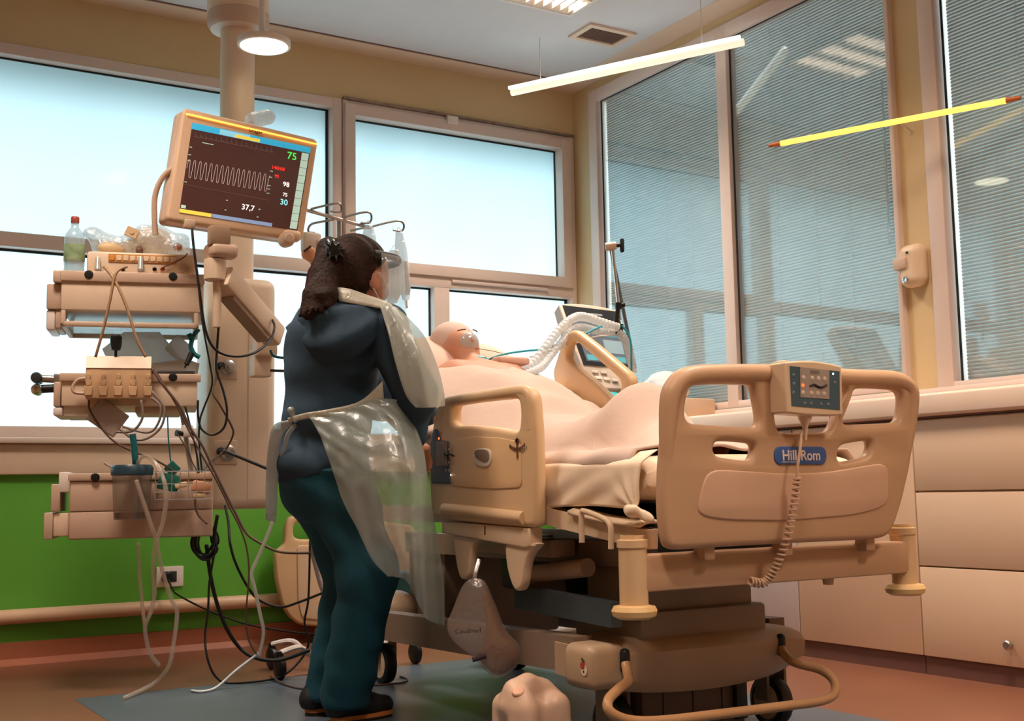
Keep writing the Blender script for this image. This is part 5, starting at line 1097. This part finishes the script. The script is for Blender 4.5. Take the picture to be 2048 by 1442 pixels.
# ================================================================== PATIENT, PILLOW, BLANKET
hp = np.array([2.57, 4.63, 1.43])
BD = np.array([0, .87, .49])  # up along the raised backrest
pf = Field(.04)
pf.ell(hp, (.082, .10, .10), R=Matrix.Rotation(-.9, 3, 'X')).cone(hp-BD*.09+np.array([0, 0, -.02]), hp-BD*.16+np.array([0, 0, -.03]), .055, .065)
c0 = hp-BD*.30+np.array([0, 0, -.055]); pf.cone(hp-BD*.22+np.array([-.13, 0, -.04]), hp-BD*.22+np.array([.13, 0, -.04]), .085).cone(c0+np.array([-.06, 0, 0]), np.array([2.52, 3.97, .99]), .115, .10).cone(c0+np.array([.06, 0, 0]), np.array([2.62, 3.97, .99]), .115, .10)
pf.cone(hp+np.array([0, -.085, .055]), hp+np.array([0, -.10, .035]), .012, .016, k=.02)
for sgn in (-1, 1):
    pf.ell(hp+np.array([sgn*.082, .01, .0]), (.012, .022, .03), k=.01)
    pf.chain([hp-BD*.22+np.array([sgn*.19, 0, -.05]), np.array([2.57+sgn*.25, 4.0, .99]), np.array([2.57+sgn*.20, 3.74, .965])], [.05, .036, .028])
    pf.chain([np.array([2.57+sgn*.07, 3.9, .955]), np.array([2.57+sgn*.055, 3.36, 1.04]), np.array([2.57+sgn*.05, 3.0, .925])], [.058, .046, .028]).cone(np.array([2.57+sgn*.05, 3.0, .92]), np.array([2.57+sgn*.06, 2.98, .935]), .026, .018)
pat = pf.build('person', M_SKIN, None, .012); tag(pat, 'patient lying propped up in the bed under a peach blanket', 'person')
gn = Field(.04); gn.ell(hp+BD*.05+np.array([0, .025, .012]), (.112, .095, .106)); gn.build('cap', mat('pale_cap', '#d8bcae', .8, var=.05), pat, .01)
bm_ = Field(.02); bm_.ell(hp+np.array([0, -.085, .03]), (.046, .026, .044)); bm_.build('breathing_mask', film('mask_clear', '#dfe6e6', .25, .2, .12), pat, .008)
for sg in (-1, 1): MB().tube([hp+np.array([sg*.018, -.083, .086]), hp+np.array([sg*.035, -.08, .084]), hp+np.array([sg*.05, -.066, .08])], .003, 6, 4).build('closed_eye', mat('lash_brown', '#5a3a2c', .6), pat)
pw = Field(.05); pw.ell((2.57, 4.72, 1.37), (.28, .20, .11), R=Matrix.Rotation(.62, 3, 'X')).ell((2.40, 4.66, 1.35), (.16, .16, .09), R=Matrix.Rotation(.62, 3, 'X')).ell((2.74, 4.66, 1.35), (.16, .16, .09), R=Matrix.Rotation(.62, 3, 'X'))
tag(pw.build('pillow', mat('pillow_peach', '#e2bfae', .9, var=.04, bump=.1), None, .014), 'pale peach pillow propped on the raised backrest under the patient\'s head', 'pillow')
# blanket draped over the body: height field over the mattress
def lin(x, T):
    for (a_, b_), (c_, d_) in zip(T[:-1], T[1:]):
        if x <= c_: t_ = (x-a_)/(c_-a_); t_ = t_*t_*(3-2*t_); return b_+(d_-b_)*t_
    return T[-1][1]
prof_c = [(2.80, .928), (2.92, .965), (3.05, .975), (3.16, 1.02), (3.32, 1.165), (3.46, 1.105), (3.62, 1.06), (3.82, 1.09), (4.00, 1.185), (4.20, 1.285), (4.36, 1.33), (4.46, 1.34)]
prof_m = [(2.80, .920), (3.78, .925), (3.95, 1.01), (4.30, 1.19), (4.50, 1.29)]
G = []
for i in range(76):
    y = 2.80+1.62*i/75; row = []
    for j in range(49):
        s_ = -1+2*j/48; zc_, zm_ = lin(y, prof_c), lin(y, prof_m)
        w_ = max(0, 1-abs(s_/lin(y, [(2.8, .8), (3.15, .42), (3.5, .5), (3.85, .70), (4.15, .80), (4.6, .86)]))**2.3); z = zm_+(zc_-zm_)*w_**.85
        x = 2.575+.475*s_; leg = .0*math.cos(s_*7)*math.exp(-((y-3.25)/.3)**2)*(1 if abs(s_) < .6 else 0)
        z += .010*noise.noise(Vector((x*6, y*5, 0)))+.004*math.sin(x*25+y*17+3*noise.noise(Vector((x*3, y*3, 4))))-leg
        if abs(s_) > .93: z -= .05*(abs(s_)-.93)/.07
        row.append((x, y, z))
    G.append(row)
tag(solid(MB().grid(G).build('blanket', M_BLANKET, angle=None), .008), 'peach blanket draped over the patient from chest to feet', 'blanket')

# ================================================================== VENTILATOR
vt = thing('ventilator', 'grey-beige ventilator with a tilted touch screen beyond the far bed rail', 'ventilator', (3.46, 4.95, 0))
q4 = [ony(4.93, 1125, 611), ony(4.93, 1236, 624), ony(4.75, 1261, 737), ony(4.75, 1167, 729)]
vc = sum(q4, Vector())/4; vx = ((q4[1]-q4[0])+(q4[2]-q4[3])).normalized(); vy = (q4[0]-q4[3])+(q4[1]-q4[2]); vy = (vy-vx*vy.dot(vx)).normalized(); vn = vx.cross(vy)
def vl(u, v, w=0.):
    s_, t_ = (u+1)/2, (v+1)/2; return (q4[3]*(1-s_)+q4[2]*s_)*(1-t_)+(q4[0]*(1-s_)+q4[1]*s_)*t_+vn*w
VR = Matrix((vx, vy, vn)).transposed(); wv_, hv_ = (q4[1]-q4[0]).length, (q4[0]-q4[3]).length
M_VENT = mat('ventilator_grey', '#cfc0b0', .4, var=.03)
hs = MB(); G = []
for i in range(9):
    u = -1.10+2.2*i/8; b_ = .03*(1-(u/1.1)**2); G.append([vl(u, -1.75, -.002), vl(u, 1.07, -.002)+vy*b_*.6, vl(u*.97, 1.05, -.07)+vy*b_*.5, vl(u*.9, -1.7, -.13)])
hs.grid(G, True); hs.raw(G[0], [(0, 1, 2, 3)]); hs.raw(G[-1], [(3, 2, 1, 0)])
vo = hs.build('display_housing', M_VENT, vt); bv = vo.modifiers.new('round', 'BEVEL'); bv.width = .01; bv.segments = 3; bv.limit_method = 'ANGLE'; bv.angle_limit = .7
vs = MB().prism([vl(-1, -1, 0), vl(1, -1, 0), vl(1, 1, 0), vl(-1, 1, 0)], vn*.003).build('bezel', mat('vent_bezel', '#2a2c30', .3), vt, smooth=False)
def vq(name, u0, v0, u1, v1, m, w=.0035): return MB().prism([vl(u0, v0, w), vl(u1, v0, w), vl(u1, v1, w), vl(u0, v1, w)], vn*.0006).build(name, m, vs, smooth=False)
vq('screen', -.82, -.88, .92, .62, glow('vent_screen', '#55606a', .25)); vq('screen_panel', .1, -.55, .85, -.1, glow('vent_panel', '#7f98a0', .35), .0045); vq('screen_panel', -.75, -.84, .85, -.66, glow('vent_teal', '#4f9aa8', .4), .0045)
vq('screen_panel', .1, .0, .85, .45, glow('vent_panel2', '#4a7684', .3), .0045)
for i in range(4): MB().tube([vl(-.68+.3*t_, -.5+.18*i+.08*math.sin(t_*3.1), .005) for t_ in (0, .33, .66, 1)], .004, 6, 4).build('loop_trace', glow('vent_trace', '#c9c4bc', .6), vs)
vq('maker_strip', -.1, .76, .35, .82, glow('vent_strip', '#8c8a88', .4))
for i, (u, v) in enumerate(((-.62, -1.22), (-.25, -1.22), (-.55, -1.42), (-.2, -1.44), (.15, -1.46))):
    MB().rbox(vl(u, v, .002), (.036, .018, .006), .004, 2, VR).build('button', M_WHITE, vt)
MB().rb2((3.22, 4.72, 1.05), (3.78, 5.15, 1.24), .03, 3).build('upper_body', M_VENT, vt); MB().rb2((3.26, 4.76, .72), (3.74, 5.12, 1.06), .02).build('lower_body', M_VENT, vt)
MB().prism([vl(-.3, -1.9, .012), vl(.7, -1.98, .012), vl(.6, -2.35, .012), vl(-.2, -2.3, .012)], vn*.004).build('filter_window', glow('teal_window', '#3fc0c8', .35), vt, smooth=False)
MB().cyl((3.5, 4.94, .12), (3.5, 4.94, .74), .04, n=18).build('cart_post', M_WHITE, vt)
for k in range(4):
    a_ = math.radians(45+90*k); e_ = Vector((3.5+.27*math.cos(a_), 4.94+.27*math.sin(a_), .10)); lg = MB().cyl((3.5, 4.94, .14), e_, .025, .018, n=10).build('cart_leg', M_WHITE, vt)
    MB().lathe((e_.x-.015, e_.y, .045), [(0, 0), (.045, .004), (.045, .026), (0, .03)], 16, (1, 0, 0)).cyl(e_, (e_.x, e_.y, .06), .012, n=8).build('caster', M_BLACK, lg)
# support arm with clamp and knob
sa = thing('tube_support_arm', 'jointed chrome support arm with black knob above the ventilator', 'support arm', at(1264, 740, 5.8))
MB().cyl(at(1225, 497, 5.78), at(1240, 640, 5.78), .008, n=12).build('upper_rod', M_CHROME, sa); MB().cyl(at(1222, 500, 5.80), at(1270, 736, 5.80), .009, n=12).build('lower_rod', mat('rod_grey', '#7d8286', .3, metal=.7), sa)
MB().cyl(at(1211, 494, 5.78), at(1232, 491, 5.78), .020, n=16).build('top_joint', M_PEND2, sa)
MB().cyl(at(1232, 491, 5.78), at(1241, 490, 5.78), .010, n=12).rbox(at(1244, 491, 5.78), (.018, .022, .07), .008, 2).build('top_knob', M_BLACK, sa)
MB().cyl(at(1231, 612, 5.76), at(1250, 609, 5.76), .011, n=12).cyl(at(1237, 605, 5.76), at(1237, 618, 5.76), .016, n=12).build('mid_joint', M_BLACK, sa)
MB().tube([at(*q, 5.74) for q in ((1236, 615), (1234, 635), (1233, 650))], .011, 8, 4).rbox(at(1229, 663, 5.73), (.05, .03, .035), .008, 2).tube([at(*q, 5.73) for q in ((1236, 668), (1242, 660), (1243, 648))], .010, 8, 4).build('tube_clip', M_BLACK, sa)
def corr(name, label, pts, r, d=None):
    P = catmull([at(*q) for q in pts], 30); k = len(P); return tag(MB().sweep(P, lambda t_: r*(1+.10*math.sin(t_*k*1.05)), 12).build(name, film('corrugated', '#f0f0ee', .3, .3, .1), angle=None), label, 'breathing tube', 'breathing tubes')
corr('breathing_tube', 'upper white corrugated breathing tube arching from the support clip to the patient', [(1236, 655, 5.7), (1205, 645, 5.66), (1170, 634, 5.6), (1148, 636, 5.52), (1122, 656, 5.44), (1095, 690, 5.36), (1066, 726, 5.28), (1030, 745, 5.2)], .020)
corr('breathing_tube', 'lower white corrugated breathing tube arching just below the first one', [(1226, 664, 5.68), (1195, 662, 5.62), (1165, 655, 5.56), (1142, 660, 5.50), (1125, 682, 5.42), (1100, 712, 5.34), (1080, 736, 5.26), (1040, 752, 5.18)], .018)
corr('breathing_tube', 'white corrugated breathing tube dropping right of the ventilator screen', [(1236, 664, 5.72), (1250, 680, 5.73), (1260, 710, 5.75), (1266, 745, 5.77)], .020)
M_AQUA = mat('aqua_line', '#2aa5b8', .35)
cable('sensor_line', 'aqua sensor line running from the mask connector up to the support clip', [(972, 722, 5.22), (990, 714, 5.22), (1014, 707, 5.24), (1050, 702, 5.3), (1084, 698, 5.36), (1133, 684, 5.45), (1170, 668, 5.52), (1203, 652, 5.6)], .005, M_AQUA, cat='tube')
cable('sensor_line', 'aqua sensor line dropping to the right of the ventilator screen', [(1244, 651, 5.7), (1256, 668, 5.7), (1262, 690, 5.7), (1263, 743, 5.7)], .005, M_AQUA, cat='tube')
cable('sensor_line', 'thin white sensor line below the aqua one', [(1060, 714, 5.3), (1100, 702, 5.36), (1139, 690, 5.45), (1189, 674, 5.56), (1217, 671, 5.64), (1230, 668, 5.68)], .0045, M_WHITE, cat='tube')
cable('ecg_wire', 'hair-thin wire crossing the window above the aqua connector', [(952, 697, 5.25), (985, 702, 5.3), (1015, 710, 5.3)], .0015, M_CABLEB)
tag(MB().cyl(at(955, 718, 5.2), at(975, 721, 5.2), .017, .015, n=14).cyl(at(970, 714, 5.2), at(970, 730, 5.2), .010, n=12).build('tube_connector', M_AQUA), 'aqua plastic tube connector beside the patient\'s head', 'connector')
tag(MB().rbox(at(1022, 722, 5.22), (.16, .07, .035), .014, 3).build('chest_towel', mat('towel_pink', '#e2b9a6', .85, bump=.2)), 'folded pinkish towel lying on the patient\'s chest', 'towel')

# ================================================================== INFUSION STAND
IX, IY = 2.255, 5.25
iv = thing('infusion_stand', 'steel infusion stand with looped hooks behind the nurse', 'infusion stand', (IX, IY, 0))
ztp = at(680, 436, 0).z
zt_ = ony(IY, 680, 436).z
MB().cyl((IX, IY, .10), (IX, IY, 1.2), .016, n=16).build('lower_pole', M_METAL, iv); MB().cyl((IX, IY, 1.15), (IX, IY, zt_), .011, n=16).build('upper_pole', M_METAL, iv)
a_, b_ = ony(IY-.02, 612, 420), ony(IY-.02, 742, 456); MB().cyl(a_, b_, .009, n=12).build('cross_bar', M_METAL, iv)
for pts in ([(622, 418), (660, 409), (678, 407), (683, 416), (680, 424), (660, 422)], [(690, 434), (725, 425), (740, 426), (743, 438), (737, 446), (722, 445)], [(745, 453), (785, 443), (802, 443), (808, 452), (803, 462), (786, 460)], [(668, 439), (640, 444), (624, 448), (617, 456), (618, 464), (630, 466)], [(700, 462), (716, 458), (735, 455)]):
    MB().tube([ony(IY-.03, *q) for q in pts], .0055, 8, 6).build('hook', mat('hook_steel', '#8f8d88', .3, metal=.7), iv)
M_LEG = mat('stand_white', '#dcd2cc', .35)
for k in range(5):
    a0_ = math.radians(205+72*k); e_ = Vector((IX+.37*math.cos(a0_), IY+.28*math.sin(a0_), .115)); mi = Vector((IX+.16*math.cos(a0_), IY+.14*math.sin(a0_), .075))
    lg = MB().sweep(catmull([(IX, IY, .10), mi, mi.lerp(e_, .45)+Vector((0, 0, .035)), e_], 5), .020, 8, flat=.6).build('base_leg', M_LEG, iv)
    w_ = MB().lathe((e_.x-.018, e_.y, .052), [(0, 0), (.045, .003), (.052, .008), (.052, .028), (.045, .033), (0, .036)], 20, (1, 0, 0)).build('caster', M_BLACK, lg); MB().cyl((e_.x, e_.y, .05), (e_.x, e_.y, .12), .020, .016, n=10).build('caster_yoke', M_BLACK, lg)
MB().lathe((IX, IY, .075), [(.04, 0), (.045, .01), (.045, .05), (.02, .07)], 20).build('base_hub', M_LEG, iv)
def ivbag(label, top, bot, w, d, fluid=.55):
    a_, b_ = at(*top, d), at(*bot, d); ax_ = (b_-a_); L_ = ax_.length; t = thing('infusion_bag', label, 'infusion bag', a_, group='infusion bags'); dn = ax_.normalized(); side = CR; out_ = -CF
    G = []
    for i in range(15):
        v = i/14; ww = w*(.55+.45*min(1, v*4))*(1-.45*max(0, (v-.82)/.18)); th = .026*math.sin(math.pi*min(1, .12+v*.85))
        G.append([a_+dn*(L_*v)+side*(ww*math.cos(q*math.pi/6))+out_*(th*math.sin(q*math.pi/6)) for q in range(12)])
    m = MB().grid(G, True); m.raw(G[0], [tuple(range(12))]); m.raw(G[-1], [tuple(range(11, -1, -1))]); m.build('bag_film', M_FILM, t)
    G2 = [[q.lerp(sum(r_, Vector())/12, .12) for q in r_] for r_ in G[int(15*(1-fluid)):-1]]
    m = MB().grid(G2, True); m.raw(G2[0], [tuple(range(12))]); m.raw(G2[-1], [tuple(range(11, -1, -1))]); m.build('fluid', film('iv_fluid', '#e6dccb', .45, .1, .06), t)
    MB().cyl(b_, b_+dn*.04, .007, n=10).build('port', M_WHITE, t); MB().tube([a_-dn*.004+side*(-.012), a_-dn*.022, a_-dn*.004+side*.012], .002, 6, 4).build('hang_loop', M_FILM, t); return t
ivbag('clear infusion bag on the middle hook behind the nurse\'s head', (737, 450), (742, 540), .034, 5.75)
ivbag('long clear infusion bag on the right-hand hook beside the visor', (798, 464), (812, 600), .030, 5.72)
ivbag('pale infusion bag hanging left of the long bag, half hidden by the visor', (788, 500), (785, 606), .04, 5.66, .3)
pm = thing('infusion_device', 'white pressure infuser with orange bulb left of the nurse\'s hair', 'infuser', at(622, 480, 5.55))
MB().rbox(at(622, 486, 5.55), (.09, .05, .095), .012, 3).build('casing', M_WHITE, pm)
F = Field(.02); F.cone(at(618, 508, 5.53), at(628, 520, 5.53), .036, .022); F.build('bulb', mat('bulb_orange', '#d9a078', .45), pm, .007)
MB().tube([at(*q, 5.53) for q in ((622, 522), (625, 532), (618, 545), (612, 580))], .008, 8, 5).build('tube_end', mat('plum_tube', '#7a3a5a', .4), pm)
MB().cyl(at(608, 503, 5.49), at(622, 492, 5.49), .005, n=8).build('lever', M_DARK, pm); MB().rbox(at(635, 490, 5.52), (.010, .008, .05), .002).build('gauge_mark', M_PEND2, pm)

# ================================================================== HEADBOARD LEANING ON THE WALL
HYp = 6.27
def hp_(x, y): q = ony(HYp, x, y); return (q.x, q.z)
hb = thing('headboard', 'beige bed headboard leaning against the green wall behind the nurse', 'headboard', (2.7, HYp, 0))
outer = [hp_(*q) for q in [(546, 1105), (558, 1095), (566, 1088), (568, 1050), (576, 1034), (590, 1030), (700, 1034), (820, 1050), (835, 1070), (838, 1120), (842, 1200), (820, 1250), (780, 1262), (640, 1253), (598, 1250), (578, 1236), (562, 1210), (550, 1160)]]
hole = [hp_(*q) for q in [(584, 1050), (594, 1044), (680, 1048), (682, 1072), (676, 1080), (592, 1078), (584, 1072)]]
panel('board', outer, [hole], ((0, HYp, 0), (1, 0, 0), (0, 0, 1), (0, -1, 0)), .05, .015, M_BED, hb, 1)
panel('board_inset', [hp_(*q) for q in [(590, 1090), (700, 1094), (800, 1100), (805, 1200), (780, 1245), (640, 1240), (600, 1236), (592, 1200)]], [], ((0, HYp-.026, 0), (1, 0, 0), (0, 0, 1), (0, -1, 0)), .012, .005, M_BEDL, hb, 1)
cz = hp_(700, 1258)[1]; MB().rb2((2.55, HYp-.02, .0), (2.62, HYp+.02, cz+.02), .006).build('foot', M_BED, hb); MB().rb2((2.9, HYp-.02, .0), (2.97, HYp+.02, cz+.02), .006).build('foot', M_BED, hb)
cable('ribbed_tube', 'grey ribbed tube hanging in front of the leaning headboard', [(622, 1085, 5.6), (626, 1110, 5.6), (632, 1135, 5.6), (640, 1165, 5.6), (648, 1188, 5.6)], .011, mat('grey_tube', '#a89a98', .4), cat='tube', n=10)

# ================================================================== URINE BAG, JUG, COUNTER BAG, BLUE CLOTH
ub_ = [at(*q, 3.93) for q in ((930, 1165), (965, 1160), (985, 1195), (1012, 1260), (1038, 1290), (1040, 1320), (1020, 1345), (992, 1356), (975, 1345), (940, 1310), (905, 1280), (894, 1250), (905, 1220))]
ub = thing('urine_bag', 'soft clear urine bag with yellow fluid hanging under the near side rail', 'urine bag', at(950, 1165, 3.93))
cen = sum(ub_, Vector())/len(ub_); outl = catmull(ub_, 5, True); k = len(outl); G = []
for lay, sgn in ((0, -1), (1, 1)):
    for t_ in ((.05, .35, .65, .88, 1.0) if sgn < 0 else (.88, .65, .35, .05)):
        G.append([cen.lerp(p, t_)+CF*(sgn*.035*math.sqrt(max(0, 1-t_*t_))) for p in outl])
m = MB().grid(G, True); m.raw(G[0], [tuple(range(k))]); m.raw(G[-1], [tuple(range(k-1, -1, -1))]); m.build('bag_film', film('urine_film', '#dccbc2', .72, .25, .10, .25, 18), ub)
fo = [at(*q, 3.93) for q in ((966, 1180), (982, 1196), (1008, 1258), (1032, 1290), (1036, 1318), (1016, 1341), (992, 1349), (976, 1338), (955, 1312), (968, 1285), (972, 1240))]; ce2 = sum(fo, Vector())/len(fo); ol2 = catmull(fo, 4, True); k2 = len(ol2)
G = [[ce2.lerp(p, t_)+CF*(sg*.022*math.sqrt(max(0, 1-t_*t_))) for p in ol2] for sg, t_ in ((-1, .05), (-1, .5), (-1, .85), (1, 1), (1, .85), (1, .5), (1, .05))]
m = MB().grid(G, True); m.raw(G[0], [tuple(range(k2))]); m.raw(G[-1], [tuple(range(k2-1, -1, -1))]); m.build('fluid', film('urine', '#b5793a', .3, .2, .05), ub)
tilt = (CR*.995+CU*.06).normalized(); lettering('bag_lettering', 'Coudmed', .021, (at(936, 1262, 3.872), tilt, CU, -CF), mat('print_dark', '#3a302c', .6), ub)
MB().cyl(at(945, 1320, 3.9), at(972, 1312, 3.9), .008, n=10).build('drain_valve', mat('valve_plum', '#3a2a34', .4), ub); MB().tube([at(950, 1168, 3.93), at(950, 1150, 3.95), at(958, 1120, 3.99)], .007, 8, 4).build('inlet_tube', M_CLEARTUBE, ub)
# jug
jg = thing('plastic_jug', 'translucent peach plastic jug standing on the floor by the bed base', 'jug', (1.80, 2.90, 0))
jx, jy = onz(.2, 1062, 1402).x, onz(.2, 1062, 1402).y
F = Field(.03)
for sx in (-1, 1):
    for sy in (-1, 1): F.cone((jx+sx*.055, jy+sy*.045, .05), (jx+sx*.055, jy+sy*.045, .185), .045, .043)
F.cone((jx, jy, .06), (jx, jy, .165), .06).chain([(jx-.075, jy, .195), (jx-.055, jy, .235), (jx-.01, jy, .25), (jx+.04, jy, .232), (jx+.08, jy, .20)], [.028, .026, .024, .022, .026]).cone((jx-.05, jy-.03, .2), (jx-.06, jy-.04, .225), .03, .024)
F.build('jug_body', mat('jug_peach', '#d9b69c', .35, var=.06), jg, .008, lambda V, X, Y, Z: np.maximum(V, .003-Z))
jg.location = (jx, jy, 0)
for ch in jg.children: ch.data.transform(Matrix.Translation((1.80-jx, 2.90-jy, 0)))
MB().lathe((jx-.07, jy-.045, .232), [(.016, 0), (.018, .003), (.018, .012), (.015, .015), (0, .016)], 18, (-.4, -.4, .82)).build('cap', mat('jug_cap', '#d9a98c'), jg)
# bag of dressings on the counter
p = onx(4.3, 1330, 772)
db = thing('dressing_bag', 'white plastic bag of dressings on the worktop behind the footboard', 'bag', (4.3, p.y, 1.19))
bx_ = thing('drawer_box', 'low beige drawer box with a dark slot on the worktop behind the bed', 'box', (4.3, p.y, 1.19))
MB().rb2((4.19, p.y-.30, 1.1905), (4.41, p.y+.25, 1.295), .008).build('box_body', M_CAB, bx_); MB().rb2((4.186, p.y-.07, 1.255), (4.192, p.y+.03, 1.270), .002).build('slot', M_TOE, bx_)
db.location = (4.3, p.y, 1.297)
F = Field(.04); F.ell((4.30, p.y, 1.38), (.09, .13, .095)).ell((4.30, p.y-.09, 1.36), (.08, .08, .07)).ell((4.30, p.y+.10, 1.36), (.08, .08, .08))
F.build('bag_film', mat('white_bag', '#e6e2e0', .45, bump=.6, bscale=30), db, .011, lambda V, X, Y, Z: np.maximum(wob(V, X, Y, Z), 1.297-Z))
F = Field(.02); F.ell((4.215, p.y+.11, 1.36), (.014, .03, .04)); F.build('blue_dressing', mat('dressing_blue', '#5aa0b8', .5), db, .008)
# pale blue bag beyond the nurse's knee
tag(MB().rbox(at(808, 1190, 5.3), (.17, .05, .17), .02, 3).rbox(at(800, 1165, 5.28), (.09, .05, .1), .02, 3).build('blue_pouch', mat('pale_blue_film', '#6fb6c6', .5, var=.1, bump=.4)), 'pale blue plastic pouch hanging behind the nurse\'s knee', 'pouch')
